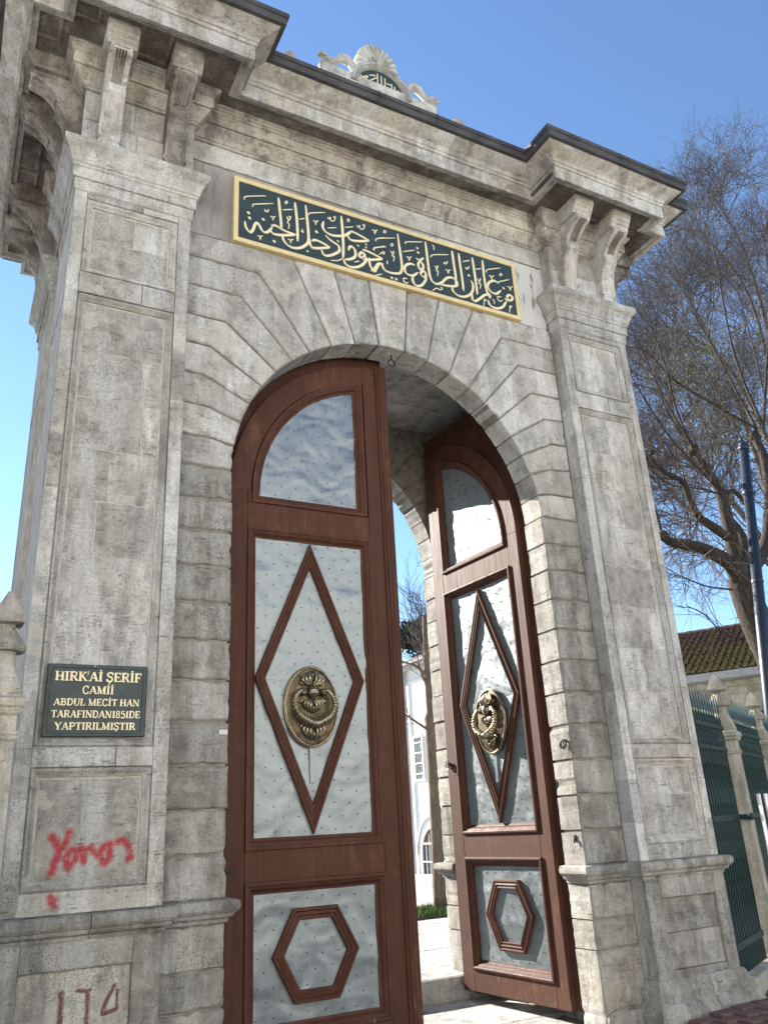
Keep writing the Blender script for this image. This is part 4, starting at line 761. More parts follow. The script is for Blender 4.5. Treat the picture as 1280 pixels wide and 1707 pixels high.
mb.build('lettering', M['goldl'], ip, recalc=False); mt.build('vowel_marks', M['goldl'], ip, recalc=False)['kind'] = 'stuff'
# Latin plaque: hand-cut slab letters (unit box, strokes as (points, width))
T_, t_ = .20, .10
def sf(x, y, w_=.34): return ([(x - w_ / 2, y), (x + w_ / 2, y)], .075)
def cv(*p): return list(p)
GL = {
 'H': (.82, [([(.17, .0), (.17, 1)], T_), ([(.65, 0), (.65, 1)], T_), ([(.17, .5), (.65, .5)], t_), sf(.17, .04), sf(.17, .96), sf(.65, .04), sf(.65, .96)]),
 'I': (.42, [([(.2, 0), (.2, 1)], T_), sf(.2, .04), sf(.2, .96)]),
 'R': (.78, [([(.17, 0), (.17, 1)], T_), ([(.17, .95), (.42, .95), (.58, .86), (.6, .72), (.52, .55), (.4, .5), (.17, .5)], .13), ([(.4, .5), (.66, .03)], .17), sf(.17, .04), sf(.1, .96, .2), sf(.68, .04, .22)]),
 'K': (.82, [([(.17, 0), (.17, 1)], T_), ([(.17, .42), (.62, .95)], t_), ([(.32, .58), (.68, .03)], .17), sf(.17, .04), sf(.17, .96), sf(.63, .96, .28), sf(.68, .04, .28)]),
 'A': (.82, [([(.1, .03), (.4, .98)], .095), ([(.4, .98), (.7, .03)], T_), ([(.2, .33), (.6, .33)], .085), sf(.1, .04, .26), sf(.7, .04, .3)]),
 'S': (.66, [([(.56, .74), (.54, .92), (.32, .98), (.12, .88), (.12, .68), (.3, .54), (.48, .42), (.54, .26), (.44, .06), (.26, .02), (.09, .1), (.08, .28)], .15), ([(.57, .7), (.57, .95)], .06), ([(.08, .05), (.08, .3)], .06)]),
 'E': (.70, [([(.17, 0), (.17, 1)], T_), ([(.08, .955), (.6, .955)], .09), ([(.08, .045), (.62, .045)], .09), ([(.17, .5), (.46, .5)], .08), ([(.6, .98), (.6, .76)], .07), ([(.63, .24), (.63, .02)], .07), ([(.47, .62), (.47, .38)], .06)]),
 'F': (.66, [([(.17, 0), (.17, 1)], T_), ([(.08, .955), (.6, .955)], .09), sf(.17, .04), ([(.17, .5), (.46, .5)], .08), ([(.6, .98), (.6, .76)], .07), ([(.47, .62), (.47, .38)], .06)]),
 'C': (.74, [([(.62, .72), (.58, .9), (.38, .98), (.16, .84), (.1, .5), (.17, .14), (.38, .02), (.56, .08), (.66, .28)], .14), ([(.12, .7), (.09, .5), (.12, .3)], .1), ([(.64, .68), (.64, .97)], .06)]),
 'M': (1.0, [([(.15, 0), (.15, 1)], .09), ([(.15, .98), (.46, .05)], .19), ([(.46, .05), (.78, .98)], .085), ([(.8, 0), (.8, 1)], T_), sf(.15, .04, .26), sf(.12, .96, .26), sf(.8, .04), sf(.83, .96, .26)]),
 'B': (.74, [([(.17, 0), (.17, 1)], T_), ([(.17, .95), (.4, .95), (.54, .85), (.54, .65), (.4, .54), (.17, .53)], .12), ([(.4, .53), (.58, .42), (.6, .2), (.46, .05), (.17, .05)], .14), sf(.08, .96, .16), sf(.08, .04, .16)]),
 'D': (.80, [([(.17, 0), (.17, 1)], T_), ([(.17, .95), (.42, .95), (.62, .8), (.68, .5), (.62, .2), (.42, .05), (.17, .05)], .14), sf(.08, .96, .16), sf(.08, .04, .16)]),
 'U': (.80, [([(.17, 1), (.17, .3), (.25, .08), (.42, .02), (.58, .08), (.65, .3), (.65, 1)], .12), ([(.17, 1), (.17, .25)], T_), sf(.17, .96), sf(.65, .96, .28)]),
 'L': (.68, [([(.17, 0), (.17, 1)], T_), ([(.08, .045), (.6, .045)], .09), ([(.61, .28), (.61, .02)], .07), sf(.17, .96)]),
 'T': (.74, [([(.37, 0), (.37, 1)], T_), ([(.05, .955), (.69, .955)], .09), ([(.06, .98), (.06, .74)], .07), ([(.68, .98), (.68, .74)], .07), sf(.37, .04)]),
 'N': (.86, [([(.15, 0), (.15, 1)], .09), ([(.13, .98), (.7, .02)], .19), ([(.7, 0), (.7, 1)], .09), sf(.15, .04, .26), sf(.1, .96, .24), sf(.7, .96, .26)]),
 'Y': (.80, [([(.1, .96), (.4, .45)], T_), ([(.7, .96), (.4, .45)], .09), ([(.4, 0), (.4, .48)], T_), sf(.1, .96, .28), sf(.7, .96, .26), sf(.4, .04)]),
 'P': (.72, [([(.17, 0), (.17, 1)], T_), ([(.17, .95), (.42, .95), (.59, .84), (.6, .66), (.5, .5), (.17, .46)], .13), sf(.17, .04), sf(.08, .96, .16)]),
 '1': (.46, [([(.24, 0), (.24, .98)], T_), ([(.24, .96), (.08, .82)], .08), sf(.24, .04)]),
 '8': (.66, [([(.32, .98), (.14, .88), (.16, .64), (.32, .52), (.5, .38), (.52, .14), (.32, .02), (.12, .14), (.14, .38), (.32, .52), (.48, .66), (.48, .88), (.32, .98)], .12)]),
 '5': (.62, [([(.52, .95), (.16, .95), (.14, .55)], .1), ([(.14, .55), (.34, .62), (.52, .5), (.54, .22), (.4, .04), (.2, .02), (.08, .12)], .15)]),
 "'": (.12, [([(.10, 1.12), (-.02, .55)], .045)]), ' ': (.3, [])}
def word(mb, txt, xc, z0, h, width, yf=-.002):
    x = 0; items = []
    for ch in txt:
        dot = ch == 'İ'; ced = ch == 'Ş'; g = GL[{'İ': 'I', 'Ş': 'S'}.get(ch, ch)]
        items.append((x, g, dot, ced)); x += g[0]
    sx = width / x
    for i, (x_, g, dot, ced) in enumerate(items):
        X0 = xc - width / 2 + x_ * sx
        strokes = list(g[1])
        if dot: strokes.append(([(.12, 1.17), (.28, 1.17)], .14))
        if ced: strokes.append(([(.3, -.02), (.36, -.12), (.26, -.22)], .09))
        for j, (pts, wd) in enumerate(strokes):
            ribbon(mb, [(X0 + a * sx, z0 + b * h) for a, b in pts], wd * (sx + h) / 2 * 1.05, yf - .0006 * (j % 5) - .0025, 0.003, False, 4)
np_ = empty('name_plaque', (0, 0, 0)); tag(np_, 'dark green plaque with raised gold letters on the left pilaster above the red graffiti', 'plaque')
px0, px1, pz0, pz1 = -3.075, -2.385, 2.405, 2.91
MB().prism([(px0, pz0), (px1, pz0), (px1, pz1), (px0, pz1)], -.180, -.10, XZ, ch=.003, jit=0, seg=0).build('board', M['board_green'], np_)
mb = MB(); sweep(mb, rect(px0 + .022, px1 - .022, pz0 + .022, pz1 - .022), [(0, -.1805), (0, -.187), (-.006, -.187), (-.008, -.1805)], lambda a, b, h: (a, h, b), True); mb.build('raised_border', M['board_green'], np_)
xc = (px0 + px1) / 2
H_ = [("HIRK'Aİ ŞERİF", 2.790, .066, .60), ("CAMİİ", 2.700, .055, .22), ("ABDUL MECİT HAN", 2.617, .048, .59), ("TARAFINDAN1851DE", 2.533, .050, .61), ("YAPTIRILMIŞTIR", 2.450, .050, .55)]
for tx, z0, h, wd in H_:
    mb = MB(); word(mb, tx, xc + .004, z0, h, wd, -.184)
    mb.v = [(x, y if y < -.1 else -.179, z) for x, y, z in mb.v]; mb.build('lettering', M['goldl'], np_, recalc=False)
MB().ball((xc - .03, -.184, 2.90), .006, 6, 5).build('fixing_screw', M['sticker'], np_)
# ================================================================ GROUND
def gz(x, y=0): t = max(0, min(1, (x - 1.5) / 1.6)); return -.06 + .11 * t * t * (3 - 2 * t)
vs = []; fs = []
XS = [-200, -60, -20, -10, -5, -3, -1, 0, 1, 1.5, 1.75, 2, 2.25, 2.5, 2.75, 3, 3.3, 4, 6, 8, 10, 14, 20, 40, 90, 200]; YS = [-200, -60, -25, -10, -5, -3, -1.5, -.5, 0, .6, 1.4, 2.1, 6, 20, 60, 250]
for y in YS:
    for x in XS: vs.append((x, y, gz(x) - .045))
for j in range(len(YS) - 1):
    for i in range(len(XS) - 1):
        fs.append((j * len(XS) + i, j * len(XS) + i + 1, (j + 1) * len(XS) + i + 1, (j + 1) * len(XS) + i))
tag(MB().add(vs, fs).build('ground', M['asphalt'], recalc=False), kind='structure')
st = empty('street_pavement'); tag(st, kind='structure')
# landing slabs in the doorway and in front of it
for (x0, x1, y0, y1) in [(-1.7, -.9, .0, .9), (-1.7, -.6, .9, 2.09), (-.895, -.1, 0, .9), (-.595, .45, .905, 2.09), (-.095, .85, 0, .9), (.855, 1.72, 0, .9), (.455, 1.1, .905, 2.09), (1.105, 1.97, .905, 2.09),
                         (-2.2, -1.2, -.75, -.005), (-1.195, -.1, -.75, -.005), (-.095, .9, -.75, -.005), (.905, 1.95, -.75, -.005), (-1.0, .1, -1.5, -.755), (.105, 1.2, -1.5, -.755), (1.205, 2.1, -1.35, -.755)]:
    mb = MB(); mb.prism([(x0 + .003, y0 + .003), (x1 - .003, y0 + .003), (x1 - .003, y1 - .003), (x0 + .003, y1 - .003)], -.052 + jt(.002), -.12, PL, ch=.005, jit=.002, seg=.2); mb.build('paving_slab', M['paving'], st)
# dark red pavers outside the right pilaster
ox = 0
for r in range(14):
    y = -1.75 + r * .155 + .35 * 0
    for c in range(17):
        x0 = 2.02 + c * .262 + (r % 2) * .13
        if x0 < 3.35 and y > -.42: continue
        if x0 > 3.45 + (y + .2) * 1.75 and y > .2 and x0 > 7: continue
        q = [(x0 + .006, y + .006), (x0 + .254, y + .006), (x0 + .254, y + .149), (x0 + .006, y + .149)]
        h = (gz(x0 + .12) + .012 + .012 * noise.noise(Vector((x0 * 1.3, y * 1.5, 0)))); tl = jt(.004)
        mb = MB(); mb.prism(q, h + tl, h - .06, PL, ch=.008, jit=.005, seg=.13); mb.build('paver', M['paver'], st)
# courtyard
cy = empty('courtyard_paving'); tag(cy, kind='structure')
MB().box(-30, 8.25, 2.15, 45, -.2, .148).build('paving_bed', M['soil'], cy)
MB().box(-2.0, 2.2, 2.105, 2.14, -.1, .165, .006).build('step_riser', M['paving'], cy)
random.seed(11)
y = 2.14; row = 0
while y < 13.6:
    d = .62 if y < 8 else .9; x = 0.2 + (row % 2) * .35 + jt(.08)
    while x < 8.2:
        L_ = .85 + jt(.1)
        x1 = min(x + L_, 8.22)
        inbed = (3.7 < (x + x1) / 2 < 6.3 and 7.2 < y + d / 2 < 8.6)
        if not inbed and (x - .6 < y * .62 + 1.9) and (x1 > (y - 2) * .28 + .3): MB().prism([(x + .005, y + .005), (x1 - .005, y + .005), (x1 - .005, y + d - .005), (x + .005, y + d - .005)], .17 + jt(.003), .10, PL, ch=.006, jit=.002, seg=.3).build('paving_slab', M['paving'], cy)
        x += L_
    y += d; row += 1
MB().box(-29, .18, 2.15, 44, .1, .168).build('paving_field', M['paving'], cy); MB().box(.2, 8.2, 13.7, 44, .1, .166).build('paving_field', M['paving'], cy)
# grass strip with kerb round the young tree
bed = MB().box(3.7, 6.3, 7.25, 8.55, .1, .19, .01).build('tree_bed_soil', M['soil']); tag(bed, kind='structure')
mb = MB()
for i in range(5200):
    x = random.uniform(3.72, 6.28); yy = random.uniform(7.27, 8.53); h = random.uniform(.05, .15); a = random.uniform(0, 6.28); dx, dy = math.cos(a) * .008, math.sin(a) * .008; lx, ly = jt(.05), jt(.05)
    mb.add([(x - dx, yy - dy, .185), (x + dx, yy + dy, .185), (x + lx, yy + ly, .19 + h)], [(0, 1, 2)])
tag(mb.build('grass', M['grass'], recalc=False), 'short green grass round the foot of the young tree', 'grass', kind='stuff')
# ================================================================ FENCE
def sq(c, hw, z, n=2.0, rot=0, k=8, hd=None):
    out = []
    for i in range(4 * k):
        t = 2 * math.pi * (i + .5 * 0) / (4 * k) + math.pi / 4; cx_, sx_ = math.cos(t), math.sin(t); r = hw / ((abs(cx_) ** n + abs(sx_) ** n) ** (1 / n))
        X_, Y_ = r * cx_, r * sx_; out.append((c[0] + X_ * math.cos(rot) - Y_ * math.sin(rot), c[1] + X_ * math.sin(rot) + Y_ * math.cos(rot), z))
    return out
def fence_post(x, y, zt, rot, label, k=1.0):
    p = empty('fence_post', (x, y, 0), rot); tag(p, label, 'fence post', 'stone posts of the street fence')
    c = (0, 0); S = 60
    MB().loft([sq(c, .15, z, S) for z in (-.1, .22)] + [sq(c, .118, .26, S), sq(c, .108, zt - .95, S)]).build('shaft', M['fence_stone'], p)
    MB().loft([sq(c, h, zt - z, S) for h, z in ((.108, .952), (.122, .935), (.122, .915), (.128, .91), (.108, .88), (.108, .80), (.13, .785), (.135, .755), (.15, .74), (.15, .70), (.118, .68))]).build('capital', M['fence_stone'], p)
    MB().loft([sq(c, h, zt - z, n) for h, z, n in ((.115, .682, 60), (.115, .64, 60), (.108, .60, 8), (.098, .56, 4), (.085, .52, 2.6), (.072, .47, 2.2), (.07, .42, 2), (.078, .395, 2))]).build('neck', M['fence_stone'], p, )
    mb = MB(); rings = []
    for r, z in ((.06, .40), (.118, .395), (.125, .375), (.122, .355), (.10, .315), (.075, .275), (.055, .25), (.05, .24)):
        rings.append([(r * (1 + .07 * (k_ % 2 == 0) * (r > .07)) * math.cos(2 * math.pi * k_ / 24), r * (1 + .07 * (k_ % 2 == 0) * (r > .07)) * math.sin(2 * math.pi * k_ / 24), zt - z) for k_ in range(24)])
    mb.loft(rings).build('fluted_collar', M['fence_stone'], p)
    MB().loft([sq(c, h, zt - z, S) for h, z in ((.05, .245), (.05, .225), (.098, .215), (.103, .20), (.055, .09), (.012, 0))]).build('spire', M['fence_stone'], p)
    return p
FD = Vector((.872, .49)); FA = math.atan2(FD.y, FD.x); P1 = Vector((4.45, .5)); P2 = Vector((6.43, 1.6)); P3 = P2 + (P2 - P1); P4 = P3 + (P2 - P1)
fence_post(P1.x, P1.y, 3.22, FA, 'stone fence post with pyramid tip nearest the right side of the gate')
fence_post(P2.x, P2.y, 3.22, FA, 'second stone fence post from the right side of the gate, behind the white railing')
fence_post(P3.x, P3.y, 3.22, FA, 'third stone fence post from the gate, near the right edge of the photo')
pl = fence_post(-3.405, -.76, 3.25, .04, 'pale stone fence post with pyramid tip against the left side of the gate')
def railing(A, B, label, wall_end=False):
    A = Vector(A); B = Vector(B); L = (B - A).length; a = math.atan2(B.y - A.y, B.x - A.x)
    f = empty('iron_railing', (A.x, A.y, 0), a); tag(f, label, 'railing', 'green iron railings between the fence posts')
    for z, h in ((2.565, .022), (2.325, .022), (1.60, .028), (.44, .03)): MB().box(0, L, -.02, .02, z - h, z + h, .004).build('rail', M['green_iron'], f)
    n = int(L / .105); pk = None
    def picket(z0, z1, r):
        mb = MB(); mb.box(-r, r, -r, r, z0, z1 - .30)
        mb.loft([[(h * c_, h * s_ * .5, z) for c_, s_ in ((1, 0), (0, 1), (-1, 0), (0, -1))] for h, z in ((r, z1 - .30), (r * .8, z1 - .27), (r * 2.6, z1 - .24), (r * 2.2, z1 - .17), (.002, z1))]); return mb
    pm_ = picket(.2, 2.98, .0115); ps = picket(1.2, 2.0, .009); pd = picket(.1, .74, .009)
    for i in range(n):
        x = (i + .5) * L / n
        for j, (mbx, dx, nm) in enumerate(((pm_, 0, 'picket'), (ps, .5, 'short_picket'), (pd, .5, 'dog_bar'))):
            if i == 0:
                o = mbx.build(nm, M['green_iron'], f, loc=(x + dx * L / n, 0, 0)); mbx.me = o
            else:
                if dx and i == n - 1: continue
                o = mbx.me.copy(); col_.objects.link(o); o.parent = f; o.location = (x + dx * L / n, 0, 0)
    for zc_, r in ((2.49, .045), (2.40, .04)):
        first = None
        for i in range(n):
            x = (i + 1) * L / n - (.0 if zc_ > 2.45 else .5 * L / n)
            if x > L - .03: continue
            if first is None:
                mb = MB(); mb.tube([(r * math.cos(k * math.pi / 6), 0, zc_ + r * math.sin(k * math.pi / 6)) for k in range(13)], .008, 5, False); first = mb.build('ring_ornament', M['green_iron'], f, loc=(x, 0, 0))
            else:
                o = first.copy(); col_.objects.link(o); o.parent = f; o.location = (x, 0, 0)
    first = None
    for i in range(n):
        x = (i + .5) * L / n
        if first is None:
            mb = MB()
            for sd in (-1, 1): mb.tube([(sd * (.05 - .05 * t / 8 * 1.0), 0, 2.30 - .20 * (t / 8) ** .8) for t in range(9)], .006, 5); mb.tube([(sd * .05 * (t / 6), 0, 2.60 + .10 * (1 - (t / 6) ** 2)) for t in range(7)], .006, 5)
            first = mb.build('scroll_ornament', M['green_iron'], f, loc=(x, 0, 0))
        else:
            o = first.copy(); col_.objects.link(o); o.parent = f; o.location = (x, 0, 0)
    MB().tube([(L * .96, .0, 1.6), (L * .98, -.12, 1.6)], .03, 7).ball((L * .98, -.13, 1.6), .04, 8, 6).build('bracket_knob', M['green_iron'], f)
    return f
e1 = FD * .13
railing((3.30, -.02 - .08), P1 - e1, 'dark green iron railing between the gate and the first stone fence post')
railing(P1 + e1, P2 - e1, 'dark green iron railing between the first and second stone fence posts')
railing(P2 + e1, P3 - e1, 'dark green iron railing beyond the second stone fence post')
kb = empty('fence_kerb'); tag(kb, 'low stone kerb carrying the iron railings beside the gate', 'kerb')
a0 = Vector((3.27, -.15)); e = FD; nn = Vector((-e.y, e.x))
for i in range(9):
    p = a0 + e * (i * .8); q = p + e * .79
    c4 = [p - nn * .13, q - nn * .13, q + nn * .13, p + nn * .13]; MB().prism([tuple(v) for v in c4], .20, -.1, PL, ch=.015, jit=.005, seg=.15).build('kerb_stone', M['fence_stone'], kb)
# white steel barrier in front of the second bay
wb = empty('white_railing', (5.24, .86, 0), R(8)); tag(wb, 'white tubular steel railing standing in front of the green fence, right edge', 'railing')
for x in (0, .16, 1.6): MB().box(x - .018, x + .018, -.02, .02, -.03, 1.84, .004).build('post', M['white_paint'], wb)
for z in (1.42, .95, .35): MB().box(.19, 1.57, -.018, .018, z - .02, z + .02, .003).build('rail', M['white_paint'], wb)
for i in range(11): MB().tube([(.28 + i * .118, 0, .37), (.28 + i * .118, 0, 1.4)], .014, 6).build('bar', M['white_paint'], wb)
# ================================================================ POLE
pp = empty('metal_pole', (7.285, 2.4, 0)); pp.rotation_euler = (0, 0.1718, 0); pp.scale = (1, 1, 1.0577); tag(pp, 'tall blue grey painted metal pole in front of the bare tree', 'pole')
MB().tube([(0, 0, -.1), (0, 0, 4.6), (0, 0, 4.61), (0, 0, 7.55)], [.105, .098, .092, .082], 16).build('shaft', M['pole'], pp, True)
MB().ball((0, 0, 7.55), .085, 14, 8, (1, 1, .7)).tube([(0, 0, 7.44), (0, 0, 7.53)], .094, 14).build('cap', M['pole'], pp, True)
for z in (6.6, 5.0): MB().tube([(0, 0, z), (0, 0, z + .035)], .098, 14).build('clamp_band', M['pole'], pp)
# ================================================================ LONG TILED BUILDING, RIGHT
A = Vector((10.35, 8.1)); dB = Vector((.496, -.868)); nB = Vector((.868, .496))     # along the eave, and back into the house
hb = empty('tiled_roof_house', (A.x, A.y, 0), math.atan2(dB.y, dB.x)); tag(hb, 'cream stone house with mossy tiled roof behind the fence', 'house')
# local frame: x along the eave, +y = inward (left of travel)
MB().box(-1, 12, .35, 7.5, -.2, 4.34).build('wall', M['cream'], hb)
wx = empty('x')
bpy.data.objects.remove(wx)
row = 0; z = .2
while z < 4.2:
    x = -1 + (row % 2) * .35
    while x < 11.9:
        L_ = .72
        x1 = min(x + L_ - .008, 12)
        if z > 2.6 and x < 7: MB().prism([(x, z), (x1, z), (x1, min(z + .312, 4.2)), (x, min(z + .312, 4.2))], .335 + jt(.003), .36, XZ, ch=.006, jit=.002, seg=0).build('wall_stone', M['cream'], hb)
        x += L_
    z += .32; row += 1
MB().box(-1, 12, .28, .40, 4.2, 4.34, .01).build('cornice', M['cream'], hb)
for x0 in (2.3, 5.4, 8.5):
    fr_ = MB().box(x0 - .12, x0 + 1.25, .27, .36, 3.62, 3.72, .01).box(x0 - .02, x0 + .07, .3, .36, 1.6, 3.62).box(x0 + 1.06, x0 + 1.15, .3, .36, 1.6, 3.62).build('window_frame', M['cream'], hb); MB().box(x0 + .07, x0 + 1.06, .322, .34, 1.6, 3.62).build('pane', M['dark_glass'], fr_)
mb = MB(); mb.loft([[(x, y_, z_) for y_, z_ in ((-.02, 4.52), (.0, 4.36), (.30, 4.34), (.33, 4.50), (.29, 4.50), (.27, 4.38), (.03, 4.40), (.02, 4.52))] for x in (-1.1, 12.1)]); gu = mb.build('gutter', M['gutter'], hb)
for i in range(18): MB().box(-.9 + i * .7, -.88 + i * .7, -.03, .33, 4.33, 4.535).build('gutter_strap', M['gutter'], gu)
# rows of barrel tiles
TA = math.atan2(1.62, 3.66); mb = MB(); random.seed(5)
nr = 23; rl = 4.0 / nr
for r in range(nr):
    for c in range(80):
        x = -1 + c * .16 + (r % 2) * .02 + jt(.008); s0 = r * rl - .02; s1 = s0 + rl + .06; lift = jt(.008)
        a = [(x + .076 * math.cos(t), s0, .03 + .05 * math.sin(t) + .028 + lift) for t in (math.pi, 2.3, math.pi / 2, .84, 0)]
        b = [(x + .066 * math.cos(t), s1, .015 + .042 * math.sin(t) + lift) for t in (math.pi, 2.3, math.pi / 2, .84, 0)]
        f2 = lambda p: (p[0], .08 + p[1] * math.cos(TA) - p[2] * math.sin(TA), 4.50 + p[1] * math.sin(TA) + p[2] * math.cos(TA))
        A5 = [f2(p) for p in a]; B5 = [f2(p) for p in b]; mb.add(A5 + B5, [(i, i + 1, 6 + i, 5 + i) for i in range(4)] + [(0, 1, 2, 3, 4)])
rf = MB().add([f2((-1.1, 0, 0)), f2((12.1, 0, 0)), f2((12.1, 4.0, 0)), f2((-1.1, 4.0, 0)), (12.1, 7.6, 4.5), (-1.1, 7.6, 4.5)], [(0, 1, 2, 3), (3, 2, 4, 5), (0, 3, 5), (1, 4, 2)]).build('roof', M['tile'], hb)
tl = mb.build('roof_tiles', M['tile'], rf, recalc=False); tl['kind'] = 'stuff'
mb = MB()
for i in range(42): x = -1 + i * .31; q = [f2((x + u, 4.0 + v, w_)) for u, v, w_ in ((0, -.11, .03), (0, -.06, .1), (0, .0, .13), (0, .06, .1), (0, .11, .03))]; q2 = [(p[0] + .34, p[1], p[2] - .015) for p in q]; mb.add(q + q2, [(k, k + 1, 6 + k, 5 + k) for k in range(4)])
rt = mb.build('ridge_tiles', M['tile'], rf, recalc=False); rt['kind'] = 'stuff'
# wires along the wall
for (x0, z0, x1, z1) in ((1.2, 4.3, 1.3, 3.0), (2.0, 4.3, 2.05, 2.8), (3.0, 4.3, 2.7, 2.9), (3.2, 4.0, 6.5, 3.3)):
    MB().tube([(x0 + (x1 - x0) * t / 6, .30, z0 + (z1 - z0) * t / 6 - .12 * math.sin(t / 6 * math.pi)) for t in range(7)], .006, 4).build('wire', M['iron'], hb)
# ================================================================ WHITE BUILDING IN THE COURTYARD
mo = empty('white_building', (8.3, 8.5, 0)); tag(mo, 'white rendered building with barred window and arched doorway seen through the open gate', 'building')
wl = MB().box(0, 1.9, 3.4, 11, .1, 6.0).build('wall', M['render_white'], mo)
for a in ((-.3, 1.95, 3.1, 11.3, 5.93, 6.02), (-.36, 1.98, 3.04, 11.36, 6.0201, 6.12)): MB().box(*a).build('eave', M['grey_trim'], mo)
mb = MB(); mb.add([(-.38, 3.0, 6.1), (2.0, 3.0, 6.1), (2.0, 11.4, 6.1), (-.38, 11.4, 6.1), (1.2, 5, 6.5), (1.2, 9.4, 6.5)], [(0, 1, 4), (1, 2, 5, 4), (2, 3, 5), (3, 0, 4, 5)]); mb.build('roof', M['lead'], mo)
MB().box(-.035, .0, 3.4, 11, 5.55, 5.62, .01).build('moulding', M['render_white'], mo)
X0 = -.0
def winx(yc, hw, z0, z1, n=3, m=4):
    fr_ = MB()
    for a, b, c, d in ((yc - hw - .07, yc + hw + .07, z1, z1 + .06), (yc - hw - .07, yc - hw, z0, z1), (yc + hw, yc + hw + .07, z0, z1), (yc - hw - .09, yc + hw + .09, z0 - .06, z0)): fr_.box(-.05, .0, a, b, c, d, .004)
    f_ = fr_.build('window', M['render_white'], mo); MB().box(-.012, .0, yc - hw, yc + hw, z0, z1).build('pane', M['dark_glass'], f_)
    for i in range(n): y_ = yc - hw + 2 * hw * (i + 1) / (n + 1); MB().tube([(-.035, y_, z0), (-.035, y_, z1)], .011, 5).build('window_bar', M['white_paint'], f_)
    for i in range(m): z_ = z0 + (z1 - z0) * (i + .5) / m; MB().tube([(-.04, yc - hw, z_), (-.04, yc + hw, z_)], .010, 5).build('window_bar', M['white_paint'], f_)
winx(14.31 - 8.5, .21, 2.87, 3.99); winx(17.2 - 8.5, .21, 2.87, 3.99)
def archx(yc, hw, z0, zt):
    def A_(r, n=12): return [(yc + hw * r * math.cos(math.pi * i / n), (zt - hw * 1.15) + hw * 1.15 * r * math.sin(math.pi * i / n)) for i in range(n + 1)]
    YZ = lambda a, b, h: (h, a, b)
    d = MB().prism([(yc + hw, z0)] + A_(1) + [(yc - hw, z0)], -.01, .02, YZ, ch=0, jit=0, seg=0).build('arched_door', M['dark_glass'], mo)
    mb = MB(); o = A_(1.16); i_ = A_(1.0); mb.loft([[(-.06, a[0], a[1]), (-.06, b[0], b[1]), (.01, b[0], b[1]), (.01, a[0], a[1])] for a, b in zip(o, i_)]); mb.box(-.06, .01, yc - hw * 1.16, yc - hw, z0, zt - hw * 1.15); mb.box(-.06, .01, yc + hw, yc + hw * 1.16, z0, zt - hw * 1.15); mb.build('door_surround', M['grey_trim'], d)
    o = A_(1.55); i_ = A_(1.45); mb = MB(); mb.loft([[(-.05, a[0], a[1]), (-.05, b[0], b[1]), (.01, b[0], b[1]), (.01, a[0], a[1])] for a, b in zip(o, i_)]); mb.build('arch_moulding', M['grey_trim'], mo)
    for k in range(5): y_ = yc - hw + 2 * hw * (k + 1) / 6; MB().tube([(-.04, y_, z0), (-.04, y_, zt - .06 - .5 * (abs(k - 2) / 2) ** 2 * hw)], .013, 5).build('door_bar', M['white_paint'], d)
    for z_ in (z0 + .3, z0 + .75): MB().tube([(-.045, yc - hw, z_), (-.045, yc + hw, z_)], .011, 5).build('door_bar', M['white_paint'], d)
archx(13.83 - 8.5, .57, .45, 1.58)
MB().tube([(-.07, 6.3, .3), (-.07, 6.3, 5.9)], .045, 8).build('downpipe', M['gutter'], mo)
MB().box(-.1, 0, 4.9, 5.0, 3.2, 3.35, .01).tube([(-.1, 4.95, 3.27), (-.25, 4.95, 3.2)], .03, 6).build('wall_lamp', M['iron'], mo)
MB().box(-.12, .0, 3.4, 11, .17, .44, .01).build('plinth', M['grey_trim'], mo)
MB().box(-.5, -.12, 4.6, 6.1, .15, .36, .01).build('doorstep', M['paving'], mo)
# unseen house added beyond the gate's left end to keep its flank in shade
nh = empty('shading_house', (-12, 8.6, 0)); tag(nh, 'unseen tall plain house added behind the gate to shade its left side', 'house')
MB().box(0, 7.2, 0, 7, -.1, 12.6).build('wall', M['cream'], nh)
MB().add([(-.3, -.3, 12.6), (7.5, -.3, 12.6), (7.5, 7.3, 12.6), (-.3, 7.3, 12.6), (3.6, 3.5, 14.3)], [(0, 1, 4), (1, 2, 4), (2, 3, 4), (3, 0, 4), (0, 3, 2, 1)]).build('roof', M['tile'], nh)
for zf in (1.2, 4.2, 7.2, 10.0):
    for xf in (1.2, 3.4, 5.4):
        f_ = MB().box(xf - .07, xf + 1.07, -.05, -.0, zf - .07, zf + 1.57, .01).build('window', M['render_white'], nh); MB().box(xf, xf + 1, -.06, -.045, zf, zf + 1.5).build('pane', M['dark_glass'], f_)
